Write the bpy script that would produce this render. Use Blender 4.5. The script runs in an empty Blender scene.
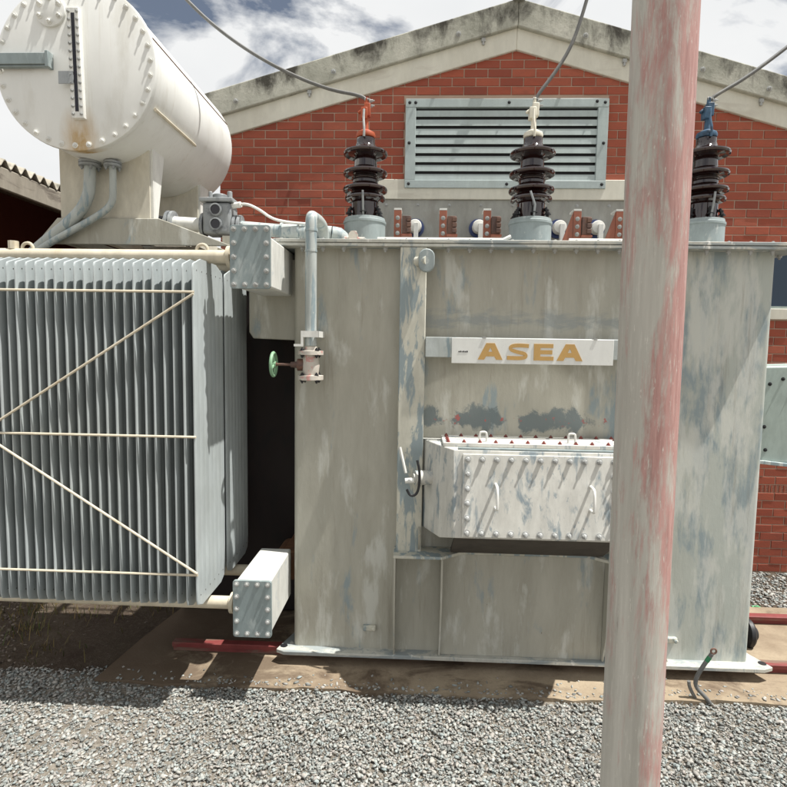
import bpy, math, random
import numpy as np
from mathutils import Vector, Matrix

scene = bpy.context.scene
random.seed(7)
rng = np.random.default_rng(11)

# ------------------------------------------------------------------ camera
cam_d = bpy.data.cameras.new('camera')
cam = bpy.data.objects.new('camera', cam_d)
scene.collection.objects.link(cam)
cam_d.sensor_width = 36.0
cam_d.lens = 36.0 * 567.0 / 787.0
cam_d.clip_start = 0.05
cam_d.clip_end = 2000
_psi, _th, _rho = math.atan(.041), math.radians(4.84), .0155
_f = Vector((-math.sin(_psi) * math.cos(_th), math.cos(_psi) * math.cos(_th), -math.sin(_th)))
_r = _f.cross(Vector((0, 0, 1))).normalized()
_u = _r.cross(_f)
_R = _r * math.cos(_rho) + _u * math.sin(_rho)
_U = _u * math.cos(_rho) - _r * math.sin(_rho)
cam.matrix_world = Matrix(((_R.x, _U.x, -_f.x, 0), (_R.y, _U.y, -_f.y, -3.87), (_R.z, _U.z, -_f.z, 2.34), (0, 0, 0, 1)))
scene.camera = cam

# ------------------------------------------------------------------ sun and sky
SUN = Vector((.40, -.075, 1.0)).normalized()
sun_d = bpy.data.lights.new('sun', 'SUN')
sun_d.energy = 5.0
sun_d.angle = math.radians(.53)
sun_d.color = (1.0, .972, .92)
sun = bpy.data.objects.new('sun', sun_d)
scene.collection.objects.link(sun)
sun.rotation_euler = SUN.to_track_quat('Z', 'Y').to_euler()
sun.location = SUN * 30

world = bpy.data.worlds.new('World')
scene.world = world
world.use_nodes = True
wn, wl_ = world.node_tree.nodes, world.node_tree.links
wn.clear()
w_out = wn.new('ShaderNodeOutputWorld')
w_bg = wn.new('ShaderNodeBackground')
w_bg.inputs['Strength'].default_value = .042
sky = wn.new('ShaderNodeTexSky')
sky.sky_type = 'NISHITA'
sky.sun_disc = False
sky.sun_elevation = math.asin(SUN.z)
sky.sun_rotation = math.atan2(SUN.x, SUN.y)
sky.air_density = 1.0
sky.dust_density = 1.0
w_tc = wn.new('ShaderNodeTexCoord')
w_map = wn.new('ShaderNodeMapping')
w_map.inputs['Scale'].default_value = (1.0, 1.0, 2.0)
w_map.inputs['Location'].default_value = (.42, .31, .1)
w_no = wn.new('ShaderNodeTexNoise')
w_no.inputs['Scale'].default_value = 3.2
w_no.inputs['Detail'].default_value = 7
w_no.inputs['Roughness'].default_value = .55
w_no.inputs['Distortion'].default_value = .5
w_rmp = wn.new('ShaderNodeValToRGB')
w_rmp.color_ramp.elements[0].position = .36
w_rmp.color_ramp.elements[1].position = .45
w_rmp.color_ramp.elements[0].color = (.10, .10, .10, 1)
w_no2 = wn.new('ShaderNodeTexNoise')
w_no2.inputs['Scale'].default_value = 6.0
w_no2.inputs['Detail'].default_value = 6
w_cl = wn.new('ShaderNodeMix'); w_cl.data_type = 'RGBA'
w_cl.inputs[6].default_value = (13.4, 13.7, 13.9, 1)
w_cl.inputs[7].default_value = (15.6, 15.6, 15.5, 1)
w_mix = wn.new('ShaderNodeMix'); w_mix.data_type = 'RGBA'
wl_.new(w_tc.outputs['Generated'], w_map.inputs['Vector'])
wl_.new(w_map.outputs[0], w_no.inputs['Vector'])
wl_.new(w_map.outputs[0], w_no2.inputs['Vector'])
wl_.new(w_no.outputs['Fac'], w_rmp.inputs[0])
wl_.new(w_no2.outputs['Fac'], w_cl.inputs[0])
wl_.new(w_rmp.outputs['Color'], w_mix.inputs[0])
wl_.new(sky.outputs[0], w_mix.inputs[6])
wl_.new(w_cl.outputs[2], w_mix.inputs[7])
wl_.new(w_mix.outputs[2], w_bg.inputs['Color'])
wl_.new(w_bg.outputs[0], w_out.inputs['Surface'])

scene.view_settings.view_transform = 'Standard'
scene.view_settings.look = 'None'
scene.view_settings.exposure = 0.55
scene.view_settings.gamma = 1.0
scene.view_settings.use_curve_mapping = False
scene.render.resolution_x = 1024
scene.render.resolution_y = 1024

# ------------------------------------------------------------------ helpers
WL = {}            # object name -> world location of its origin


class MB:
    """collects shapes in world coordinates; build() links them as ONE mesh object"""
    def __init__(self):
        self.v, self.f, self.m = [], [], []

    def add(self, vs, fs, mi=0):
        b = len(self.v)
        self.v += [tuple(p) for p in vs]
        for f in fs:
            self.f.append(tuple(i + b for i in f)); self.m.append(mi)
        return self

    def box(self, x0, x1, y0, y1, z0, z1, mi=0):
        vs = [(x, y, z) for z in (z0, z1) for y in (y0, y1) for x in (x0, x1)]
        return self.add(vs, [(0, 2, 3, 1), (4, 5, 7, 6), (0, 1, 5, 4), (2, 6, 7, 3), (0, 4, 6, 2), (1, 3, 7, 5)], mi)

    def prism(self, poly, axis, a, b, mi=0):
        """poly: list of 2D points; axis 'x' -> (y,z), 'y' -> (x,z), 'z' -> (x,y); extruded from a to b"""
        def P(p, t):
            return {'x': (t, p[0], p[1]), 'y': (p[0], t, p[1]), 'z': (p[0], p[1], t)}[axis]
        n = len(poly)
        vs = [P(p, a) for p in poly] + [P(p, b) for p in poly]
        fs = [tuple(range(n)), tuple(range(2 * n - 1, n - 1, -1))]
        fs += [(i, i + n, (i + 1) % n + n, (i + 1) % n) for i in range(n)]
        return self.add(vs, fs, mi)

    def lathe(self, prof, o, d=(0, 0, 1), n=24, mi=0, cap=True):
        """prof: (radius, height along d)"""
        d = Vector(d).normalized(); o = Vector(o)
        a = d.orthogonal().normalized(); c = d.cross(a)
        vs, fs = [], []
        for r, h in prof:
            for k in range(n):
                t = 2 * math.pi * k / n
                vs.append(o + d * h + (a * math.cos(t) + c * math.sin(t)) * r)
        for i in range(len(prof) - 1):
            for k in range(n):
                q = (k + 1) % n
                fs.append((i * n + k, i * n + q, (i + 1) * n + q, (i + 1) * n + k))
        if cap:
            fs.append(tuple(range(n - 1, -1, -1)))
            fs.append(tuple((len(prof) - 1) * n + k for k in range(n)))
        return self.add(vs, fs, mi)

    def cyl(self, p, q, r, n=20, r2=None, mi=0):
        p, q = Vector(p), Vector(q)
        return self.lathe([(r, 0), (r if r2 is None else r2, (q - p).length)], p, q - p, n, mi)

    def tube(self, pts, r, n=10, smooth=0, mi=0):
        P = [Vector(p) for p in pts]
        for _ in range(smooth):
            Q = [P[0]]
            for a, b in zip(P, P[1:]):
                Q += [a * .75 + b * .25, a * .25 + b * .75]
            Q.append(P[-1]); P = Q
        vs, fs = [], []
        t0 = (P[1] - P[0]).normalized(); up = t0.orthogonal().normalized()
        for i, p in enumerate(P):
            t = ((P[min(i + 1, len(P) - 1)] - P[max(i - 1, 0)])).normalized()
            up = (up - t * up.dot(t)).normalized(); s = t.cross(up)
            rr = r if not callable(r) else r(i / (len(P) - 1))
            for k in range(n):
                w = 2 * math.pi * k / n
                vs.append(p + (up * math.cos(w) + s * math.sin(w)) * rr)
        for i in range(len(P) - 1):
            for k in range(n):
                q = (k + 1) % n
                fs.append((i * n + k, i * n + q, (i + 1) * n + q, (i + 1) * n + k))
        fs.append(tuple(range(n - 1, -1, -1))); fs.append(tuple((len(P) - 1) * n + k for k in range(n)))
        return self.add(vs, fs, mi)

    def bolt(self, p, d, r=.011, h=.012, washer=True, mi=0):
        """hex head on a washer with the stub of the stud"""
        if washer:
            self.lathe([(r * 1.45, -.002), (r * 1.45, .003)], p, d, 12, mi)
        self.lathe([(r, .002), (r, h * .85), (r * .8, h)], p, d, 6, mi)
        self.lathe([(r * .5, h * .9), (r * .5, h * 1.5)], p, d, 8, mi)
        return self

    def build(self, name, mat, parent=None, bevel=0, smooth=True, angle=38, origin=None):
        me = bpy.data.meshes.new(name)
        V = np.array(self.v, dtype=float)
        c = (V.min(0) + V.max(0)) / 2 if origin is None else np.array(origin, float)
        me.from_pydata([tuple(p) for p in (V - c)], [], self.f)
        mats = mat if isinstance(mat, (list, tuple)) else [mat]
        for m in mats:
            me.materials.append(M[m] if isinstance(m, str) else m)
        if len(mats) > 1:
            me.polygons.foreach_set('material_index', self.m)
        me.update()
        if smooth:
            me.shade_smooth(); me.set_sharp_from_angle(angle=math.radians(angle))
        o = bpy.data.objects.new(name, me)
        link(o, Vector(c), parent)
        if bevel:
            bv = o.modifiers.new('bevel', 'BEVEL'); bv.width = bevel; bv.segments = 2
            bv.limit_method = 'ANGLE'; bv.angle_limit = math.radians(40); bv.harden_normals = False
        return o


def link(o, wloc, parent=None):
    scene.collection.objects.link(o)
    WL[o.name] = Vector(wloc)
    if parent is not None:
        o.parent = parent
        o.location = Vector(wloc) - WL[parent.name]
    else:
        o.location = wloc
    return o


def empty(name, loc, parent=None):
    o = bpy.data.objects.new(name, None)
    o.empty_display_size = .1
    return link(o, Vector(loc), parent)


def copy_tree(o, dloc, parent=None):
    """copy of a part with its sub-parts, moved by dloc"""
    c = o.copy()
    link(c, WL[o.name] + Vector(dloc), parent)
    for ch in [x for x in KIDS(o)]:
        copy_tree(ch, dloc, c)
    return c


def KIDS(o):
    return [x for x in scene.collection.objects if x.parent is o]


def tag(o, label=None, cat=None, group=None, kind=None):
    if label: o['label'] = label
    if cat: o['category'] = cat
    if group: o['group'] = group
    if kind: o['kind'] = kind
    return o


# ------------------------------------------------------------------ materials
M = {}


class NT:
    def __init__(self, name):
        self.mat = bpy.data.materials.new(name); self.mat.use_nodes = True
        self.t = self.mat.node_tree
        self.b = self.t.nodes['Principled BSDF']
        M[name] = self.mat
        self.geo = self.n('ShaderNodeNewGeometry')
        self.pos = self.geo.outputs['Position']

    def n(self, t):
        return self.t.nodes.new(t)

    def l(self, a, b):
        self.t.links.new(a, b)

    def noise(self, scale=(1, 1, 1), s=5, detail=6, rough=.6, dist=0, loc=(0, 0, 0), vec=None):
        mp = self.n('ShaderNodeMapping'); mp.inputs['Scale'].default_value = scale; mp.inputs['Location'].default_value = loc
        self.l(vec or self.pos, mp.inputs['Vector'])
        no = self.n('ShaderNodeTexNoise')
        no.inputs['Scale'].default_value = s; no.inputs['Detail'].default_value = detail
        no.inputs['Roughness'].default_value = rough; no.inputs['Distortion'].default_value = dist
        self.l(mp.outputs[0], no.inputs['Vector'])
        return no.outputs['Fac']

    def ramp(self, fac, a, b, ca=(0, 0, 0, 1), cb=(1, 1, 1, 1)):
        r = self.n('ShaderNodeValToRGB')
        r.color_ramp.elements[0].position = a; r.color_ramp.elements[1].position = b
        r.color_ramp.elements[0].color = ca; r.color_ramp.elements[1].color = cb
        self.l(fac, r.inputs[0]); return r.outputs['Color']

    def mix(self, fac, a, b, mode='MIX'):
        m = self.n('ShaderNodeMix'); m.data_type = 'RGBA'; m.blend_type = mode
        for i, v in ((0, fac), (6, a), (7, b)):
            if hasattr(v, 'is_linked'): self.l(v, m.inputs[i])
            elif i == 0: m.inputs[0].default_value = v
            else: m.inputs[i].default_value = (*v[:3], 1)
        return m.outputs[2]

    def math(self, op, a, b=None, clamp=False):
        m = self.n('ShaderNodeMath'); m.operation = op; m.use_clamp = clamp
        for i, v in ((0, a), (1, b)):
            if v is None: continue
            if hasattr(v, 'is_linked'): self.l(v, m.inputs[i])
            else: m.inputs[i].default_value = v
        return m.outputs[0]

    def sep(self, vec=None):
        s = self.n('ShaderNodeSeparateXYZ'); self.l(vec or self.pos, s.inputs[0]); return s.outputs

    def bump(self, h, strength=.3, dist=.01):
        b = self.n('ShaderNodeBump'); b.inputs['Strength'].default_value = strength; b.inputs['Distance'].default_value = dist
        self.l(h, b.inputs['Height']); self.l(b.outputs[0], self.b.inputs['Normal'])

    def done(self, col, rough=.6, metal=0.0, spec=.5):
        if hasattr(col, 'is_linked'): self.l(col, self.b.inputs['Base Color'])
        else: self.b.inputs['Base Color'].default_value = (*col[:3], 1)
        if hasattr(rough, 'is_linked'): self.l(rough, self.b.inputs['Roughness'])
        else: self.b.inputs['Roughness'].default_value = rough
        self.b.inputs['Metallic'].default_value = metal
        self.b.inputs['Specular IOR Level'].default_value = spec
        return self.mat


def paint(name, base, alt=None, amt=.5, stretch=(1, 1, .25), s=4, soft=.06, rough=.55, bump=.15,
          third=None, amt3=.65, s3=9, dirt=.35, seed=0, grain=.08, spec=.4, fine=None):
    """weathered paint: base colour, flaked patches of alt, grime, brush streaks"""
    t = NT(name)
    n1 = t.noise(stretch, s, 8, .62, .4, (seed, seed * 1.7, seed * .3))
    col = base
    streak = t.noise((4.5, 4.5, 1.6), 3, 7, .68, .2, (seed + 3, 0, 0))
    dark = tuple(c * (1 - grain * 2.2) for c in base); light = tuple(min(c * (1 + grain), .85) for c in base)
    col = t.mix(t.ramp(streak, .35, .68), dark, light)
    big = t.noise((1, 1, .6), 1.6, 5, .6, 0, (seed + 9, 2, 1))
    col = t.mix(t.math('MULTIPLY', t.ramp(big, .42, .72), dirt), col, tuple(c * f for c, f in zip(base, (.62, .57, .48))))
    h = n1
    if alt:
        k = t.ramp(n1, amt, amt + soft)
        col = t.mix(k, col, alt)
        if fine:
            n4 = t.noise((1, 1, .35), 26, 6, .7, .3, (seed, 5, 2))
            col = t.mix(t.math('MULTIPLY', t.ramp(n4, fine, fine + .05), .8), col, alt)
    if third:
        n3 = t.noise((1, 1, .45), s3, 8, .65, .3, (seed + 21, 4, 7))
        col = t.mix(t.ramp(n3, amt3, amt3 + .08), col, third)
    sp = t.noise((1, 1, 1), 90, 3, .6)
    col = t.mix(t.math('MULTIPLY', t.ramp(sp, .62, .8), .35), col, tuple(c * .5 for c in base))
    t.bump(t.math('ADD', t.math('MULTIPLY', h, .6), t.math('MULTIPLY', t.noise((1, 1, .3), 45, 4), .4)), bump, .006)
    r = t.math('ADD', t.math('MULTIPLY', big, .25), rough - .12)
    return t.done(col, r, 0, spec)


BLUEGREY = (.20, .245, .265)
paint('box_paint', (.60, .595, .55), (.25, .295, .315), .545, (1.6, 1.6, .5), 8, .10, .6, .3, seed=4, dirt=.25, grain=.08, fine=.60)
paint('post_paint', (.55, .54, .46), (.25, .30, .31), .50, (2.2, 2.2, .5), 5, .05, .6, .3, seed=8, dirt=.35, fine=.6)
paint('galvanised_plate', (.25, .30, .305), (.34, .385, .38), .55, (1.2, 1.2, .5), 8, .1, .42, .1, seed=2, dirt=.3, third=(.58, .57, .50), amt3=.70)
paint('radiator_paint', (.41, .45, .455), (.33, .37, .38), .58, (1, 1, .12), 5, .15, .5, .08, seed=12, dirt=.3, grain=.06, third=(.24, .17, .11), amt3=.73, s3=6)
paint('cream_pipe', (.62, .56, .44), (.50, .40, .26), .6, (1, 1, 1), 6, .1, .55, .1, third=(.22, .08, .03), amt3=.74, s3=8, seed=5)
paint('beam_paint', (.66, .66, .62), (.52, .54, .53), .58, (1, 1, 1), 7, .06, .55, .15, third=(.35, .20, .16), amt3=.73, seed=6, dirt=.2)
paint('pipe_grey', (.46, .50, .49), (.24, .30, .32), .52, (3, 3, .35), 6, .06, .5, .2, third=(.66, .65, .58), amt3=.64, seed=14)
paint('flange_paint', (.50, .50, .45), (.27, .30, .30), .47, (.5, 1, 5), 4, .05, .6, .35, third=(.70, .69, .64), amt3=.60, s3=12, seed=15, fine=.57)
paint('turret_paint', (.30, .35, .355), (.44, .47, .455), .58, (1, 1, .6), 8, .06, .5, .12, seed=19)
paint('valve_paint', (.60, .56, .50), (.55, .30, .27), .55, (1, 1, 1), 14, .05, .55, .2, third=(.05, .045, .04), amt3=.74, seed=3)
paint('relay_metal', (.30, .32, .33), (.16, .17, .18), .52, (1, 1, 1), 12, .1, .4, .15, seed=25)
paint('sign_white', (.74, .75, .72), None, grain=.03, dirt=.15, rough=.4, bump=.03)
paint('white_metal', (.74, .74, .70), (.55, .52, .46), .66, (1, 1, 1), 8, .1, .5, .1, third=(.25, .10, .05), amt3=.78, seed=31, dirt=.15)
paint('red_rail', (.21, .045, .042), (.17, .115, .085), .52, (.4, 2, 2), 5, .1, .6, .15, seed=41)
paint('louvre_metal', (.40, .46, .45), (.34, .39, .39), .5, (.6, 1, 2), 6, .2, .45, .05, seed=42, dirt=.2, grain=.05)
paint('cream_trim', (.66, .64, .55), (.55, .52, .44), .58, (.5, 1, 2), 3, .1, .65, .05, seed=43, dirt=.25, grain=.04)
paint('panel_grey', (.34, .34, .31), (.28, .27, .24), .55, (1, 1, .5), 4, .1, .6, .05, seed=44)
paint('cabinet_paint', (.36, .43, .40), (.28, .33, .32), .6, (1, 1, .5), 5, .1, .5, .08, seed=46, dirt=.3)
paint('copper', (.33, .115, .07), (.25, .10, .07), .55, (1, 1, 1), 14, .1, .45, .1, seed=47)
paint('laminate_brown', (.16, .085, .06), (.10, .06, .05), .5, (1, 1, 1), 16, .1, .55, .1, seed=48)
paint('red_cap', (.42, .085, .03), (.35, .05, .03), .52, (1, 1, 1), 16, .1, .5, .1, seed=50, dirt=.1)
paint('white_cap', (.72, .69, .58), (.55, .51, .42), .55, (1, 1, 1), 16, .1, .5, .1, seed=51, dirt=.1)
paint('blue_cap', (.055, .12, .20), (.03, .06, .10), .52, (1, 1, 1), 16, .1, .5, .1, seed=52, dirt=.1)
paint('bolt_red', (.26, .06, .05), (.10, .05, .045), .5, (1, 1, 1), 40, .1, .6, 0, seed=53)
paint('green_wheel', (.24, .42, .26), (.45, .50, .40), .6, (1, 1, 1), 14, .1, .5, .1, seed=54)
paint('gap_shade', (.020, .013, .012), (.013, .010, .010), .5, (1, 1, .5), 5, .1, .7, .1, seed=61)  # near-black that paints shade into the gap beside the tank
paint('grime', (.075, .065, .055), (.04, .034, .03), .5, (1, 1, 1), 5, .2, .8, .1, seed=62)  # as a material: plate colour that paints shade below the cable box
paint('rust_pipe', (.20, .10, .05), (.11, .06, .04), .5, (1, 1, 1), 8, .15, .8, .2, seed=63)
paint('steel', (.42, .43, .42), (.30, .30, .29), .55, (1, 1, 1), 30, .1, .4, .05, seed=55)
paint('black_iron', (.018, .018, .02), (.05, .045, .04), .6, (1, 1, 1), 20, .1, .5, .1, seed=56, dirt=0, spec=.4)
paint('cable_grey', (.15, .15, .145), (.20, .195, .18), .55, (1, 1, 1), 12, .1, .55, .05, seed=57)
paint('gold_paint', (.52, .32, .11), (.46, .30, .13), .6, (1, 1, 1), 20, .1, .5, .02, seed=58, dirt=.1, grain=.04)
paint('earth_green', (.04, .22, .10), None, rough=.5)
paint('shed_fascia', (.30, .27, .22), (.12, .10, .08), .5, (1, .5, 2), 4, .15, .8, .2, seed=59)
paint('asbestos', (.40, .37, .31), (.16, .15, .12), .5, (1, 1, 1), 6, .15, .85, .3, seed=60)

# tank: beige grey coat with blue-grey primer brushed through, bluer and paler towards the right-hand end
t = NT('tank_paint')
x, y, z = t.sep()
streak = t.noise((3.2, 3.2, .7), 2.2, 9, .70, .25)
col = t.mix(t.ramp(streak, .30, .72), (.335, .322, .268), (.445, .432, .368))
blue_bias = t.math('MULTIPLY', t.math('SMOOTH_MIN', t.math('MULTIPLY', t.math('ADD', x, -.9), .9, True), 1.0), .13)
cool = t.math('MULTIPLY', t.math('ADD', x, -1.2), 1.2, True)
col = t.mix(t.math('MULTIPLY', cool, .75), col, (.43, .47, .435))
n1 = t.noise((1.6, 1.6, .5), 3.2, 7, .6, .3, (3, 1, 2))
k = t.ramp(t.math('ADD', t.math('ADD', n1, t.math('MULTIPLY', t.math('SUBTRACT', t.noise((7, 7, .9), 3, 7, .72, .1, (6, 1, 1)), .5), .30)), blue_bias), .60, .69)
col = t.mix(t.math('MULTIPLY', k, .9), col, (.245, .30, .315))
pale = t.math('ADD', t.noise((1.4, 1.4, .4), 4.4, 6, .6, .2, (8, 3, 4)), t.math('MULTIPLY', t.math('SUBTRACT', t.noise((7, 7, .9), 3, 7, .72, .1, (2, 9, 1)), .5), .30))
col = t.mix(t.math('MULTIPLY', t.ramp(t.math('ADD', pale, t.math('MULTIPLY', blue_bias, .8)), .56, .66), .7), col, (.57, .575, .525))
# scraped primer band above the cable box
band = t.math('MULTIPLY', t.ramp(z, .60, .6001), 1.0)
zz = t.math('SUBTRACT', 1.0, t.math('MULTIPLY', t.math('ABSOLUTE', t.math('SUBTRACT', z, 1.84)), 3.6), True)
xx = t.math('MULTIPLY', t.math('GREATER_THAN', x, .05), t.math('LESS_THAN', x, 1.45))
n2 = t.noise((1, 1, .8), 9, 9, .78, .5, (1, 0, 5))
gate = t.noise((1, 1, .35), 6.5, 1, .5, 0, (7.0, 1, 0))
k2 = t.ramp(t.math('MULTIPLY', t.math('MULTIPLY', t.math('POWER', zz, .6), xx), t.math('ADD', t.math('MULTIPLY', n2, .6), t.math('MULTIPLY', gate, .62))), .535, .585)
col = t.mix(t.math('MULTIPLY', k2, .9), col, (.135, .165, .17))
zz3 = t.math('SUBTRACT', 1.0, t.math('MULTIPLY', t.math('ABSOLUTE', t.math('SUBTRACT', z, 2.52)), 4.0), True)
k3 = t.ramp(t.math('MULTIPLY', t.math('MULTIPLY', zz3, xx), t.noise((.8, 1, 2.2), 6, 9, .7, .4, (5, 2, 8))), .36, .50)
col = t.mix(t.math('MULTIPLY', k3, .55), col, (.22, .255, .265))
n5 = t.noise((1, 1, 1), 13, 5, .7, .2, (2, 6, 1))
col = t.mix(t.math('MULTIPLY', t.ramp(t.math('MULTIPLY', t.math('MULTIPLY', zz, xx), n5), .55, .57), .8), col, (.42, .10, .09))
rustn = t.noise((2, 2, .22), 7, 6, .7, 0, (11, 5, 0))
col = t.mix(t.math('MULTIPLY', t.ramp(rustn, .66, .78), .45), col, (.22, .17, .11))
grime = t.noise((5, 5, .35), 3.5, 7, .72, .1, (9, 9, 3))
col = t.mix(t.math('MULTIPLY', t.ramp(grime, .56, .74), .5), col, (.20, .175, .135))
chip = t.noise((1, 1, .7), 34, 6, .7, .2, (3, 8, 8))
col = t.mix(t.ramp(chip, .70, .73), col, (.16, .10, .065))
t.bump(t.math('ADD', t.math('ADD', streak, t.noise((1, 1, .4), 40, 5)), t.math('MULTIPLY', t.noise((1, 1, 1), 1.1, 2), 6.0)), .22, .006)
t.done(col, .6, 0, .35)

# conservator: grey-white paint with an ochre rust stain below the level gauge
t = NT('conservator_paint')
x, y, z = t.sep()
st = t.noise((3, 3, 1), 2.2, 7, .65)
col = t.mix(t.ramp(st, .3, .7), (.70, .705, .675), (.77, .775, .745))
dx = t.math('ABSOLUTE', t.math('ADD', x, 2.100))
wob = t.noise((3, 3, 1.2), 5, 6, .65, .3)
ft = t.math('SUBTRACT', 1.0, t.math('MULTIPLY', dx, 6.5), True)
fz = t.math('MULTIPLY', t.math('MULTIPLY', t.math('SUBTRACT', 3.83, z), 4.5, True), t.math('LESS_THAN', y, -.25))
k = t.math('MULTIPLY', t.math('MULTIPLY', ft, fz), t.math('MULTIPLY', wob, 1.9), True)
col = t.mix(t.ramp(k, .12, .95), col, (.42, .25, .06))
col = t.mix(t.math('MULTIPLY', t.ramp(t.noise((1.2, 1.2, .4), 4, 6, .65, 0, (4, 4, 4)), .55, .75), .4), col, (.42, .39, .31))
run = t.noise((9, 9, .35), 2.4, 6, .7, 0, (3, 3, 3))
col = t.mix(t.math('MULTIPLY', t.ramp(run, .58, .76), .35), col, (.40, .35, .25))
t.bump(t.noise((1, 1, 1), 30, 4), .05, .004)
t.done(col, .48, 0, .4)

# support plates: cream with rust along the lower edges
paint('support_paint', (.60, .57, .48), (.50, .46, .36), .58, (1, 1, .5), 4, .12, .6, .1, third=(.30, .13, .04), amt3=.73, s3=5, seed=33, dirt=.3)

# brown glazed porcelain
t = NT('porcelain')
n = t.noise((1, 1, 1), 9, 4)
t.done(t.mix(n, (.011, .005, .005), (.026, .010, .009)), .10, 0, .6)
t.b.inputs['Coat Weight'].default_value = .6
t.b.inputs['Coat Roughness'].default_value = .08

t = NT('ceramic_white'); t.done((.72, .71, .66), .3)
t = NT('blue_ring'); t.done((.025, .045, .14), .45)
t = NT('dark_hole'); t.done((.012, .012, .014), .5)
t = NT('weld_mark'); t.done((.10, .10, .09), .7)
t = NT('rubber'); t.done((.02, .02, .02), .6)
t = NT('window_glass'); t.done((.012, .03, .055), .06, 0, .5)
t = NT('gauge_glass'); t.done((.02, .018, .022), .12)
t = NT('dark_inside'); t.done((.03, .025, .022), .9)

# mast: grey-white paint over red primer, worn in long vertical scuffs
t = NT('pole_paint')
tc = t.n('ShaderNodeTexCoord'); ob = tc.outputs['Object']
ox, oy, oz = t.sep(ob)
side = t.math('ADD', t.math('MULTIPLY', ox, 1.7), t.math('ADD', t.math('MULTIPLY', oz, .07), .045))
n1 = t.noise((2.6, 2.6, .55), 3.6, 9, .68, .35, (2, 1, 4), ob)
fine = t.noise((10, 10, .7), 9, 6, .7, .1, (0, 0, 0), ob)
v = t.math('ADD', t.math('ADD', t.math('MULTIPLY', t.math('SUBTRACT', n1, .17), 1.5), side), t.math('MULTIPLY', t.math('SUBTRACT', fine, .5), .55))
st = t.noise((8, 8, .4), 3, 5, .6, 0, (5, 5, 5), ob)
grey = t.mix(t.ramp(st, .3, .7), (.36, .345, .305), (.51, .495, .445))
red = t.mix(t.ramp(fine, .35, .65), (.31, .15, .135), (.47, .265, .24))
col = t.mix(t.math('MULTIPLY', t.ramp(v, .43, .64), .92), grey, red)
fl = t.noise((16, 16, 1.1), 7, 5, .7, 0, (8, 1, 2), ob)
col = t.mix(t.math('MULTIPLY', t.ramp(fl, .57, .64), .45), col, (.56, .545, .49))
pit = t.noise((6, 6, 1.2), 22, 4, .6, 0, (1, 7, 3), ob)
col = t.mix(t.math('MULTIPLY', t.ramp(pit, .64, .72), .75), col, (.62, .60, .54))
dk = t.noise((7, 7, .8), 8, 5, .7, 0, (4, 2, 9), ob)
col = t.mix(t.math('MULTIPLY', t.ramp(dk, .62, .74), .5), col, (.19, .14, .125))
t.bump(t.math('ADD', n1, fine), .22, .004)
t.done(col, .6, 0, .35)

# brick
def brick_mat(name, random_socket):
    t = NT(name)
    if random_socket == 'object':
        oi = t.n('ShaderNodeObjectInfo'); r = oi.outputs['Random']
    else:
        r = t.geo.outputs['Random Per Island']
    ra = t.n('ShaderNodeValToRGB'); e = ra.color_ramp.elements
    e[0].position = 0; e[0].color = (.24, .060, .038, 1); e[1].position = 1; e[1].color = (.39, .112, .066, 1)
    for p, c in ((.12, (.30, .072, .042, 1)), (.45, (.345, .085, .048, 1)), (.8, (.37, .095, .054, 1))):
        q = e.new(p); q.color = c
    t.l(r, ra.inputs[0])
    n = t.noise((1, 1, 2), 16, 6, .65)
    col = t.mix(t.math('MULTIPLY', t.ramp(n, .35, .75), .5), ra.outputs[0], (.23, .08, .055))
    sp = t.noise((1, 1, 1), 150, 3, .7)
    col = t.mix(t.math('MULTIPLY', t.ramp(sp, .6, .75), .4), col, (.12, .035, .03))
    soot = t.noise((.7, 1, 1.1), 2.2, 7, .68, .3)
    col = t.mix(t.math('MULTIPLY', t.ramp(soot, .50, .74), .40), col, (.13, .045, .035))
    salt = t.noise((1, 1, .8), 6, 7, .7, .2, (4, 4, 4))
    col = t.mix(t.math('MULTIPLY', t.ramp(salt, .66, .80), .35), col, (.45, .30, .24))
    t.bump(t.noise((1, 1, 1), 70, 5, .7), .35, .004)
    t.done(col, .78, 0, .25)
brick_mat('brick_single', 'object')
brick_mat('brick_joined', 'island')
t = NT('mortar')
t.bump(t.noise((1, 1, 1), 120, 4), .4, .003)
t.done(t.mix(t.noise((1, 1, 1), 6, 6), (.37, .26, .195), (.52, .39, .305)), .9, 0, .2)

# verge beam: concrete with black lichen running down from the top edge
t = NT('coping_concrete')
x, y, z = t.sep()
n1 = t.noise((1.1, 1, 1.1), 3, 9, .66, .3)
base = t.mix(t.ramp(n1, .35, .7), (.30, .30, .25), (.52, .51, .44))
top = t.math('ADD', z, t.math('MULTIPLY', t.math('ABSOLUTE', t.math('ADD', x, -.907)), .283))
edge = t.math('MULTIPLY', t.math('ADD', top, -5.45), 3.6, True)
n2 = t.noise((1.4, 1, .6), 2.6, 9, .68, .4, (3, 3, 1))
k = t.math('ADD', t.math('MULTIPLY', edge, .55), t.math('MULTIPLY', t.math('SUBTRACT', n2, .5), 3.0))
col = t.mix(t.ramp(k, .31, .84), base, (.06, .056, .046))
n3 = t.noise((1, 1, 1), 28, 5, .7)
col = t.mix(t.math('MULTIPLY', t.ramp(n3, .58, .72), .5), col, (.16, .15, .12))
t.bump(t.math('ADD', n2, n3), .35, .01)
t.done(col, .88, 0, .25)

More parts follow.
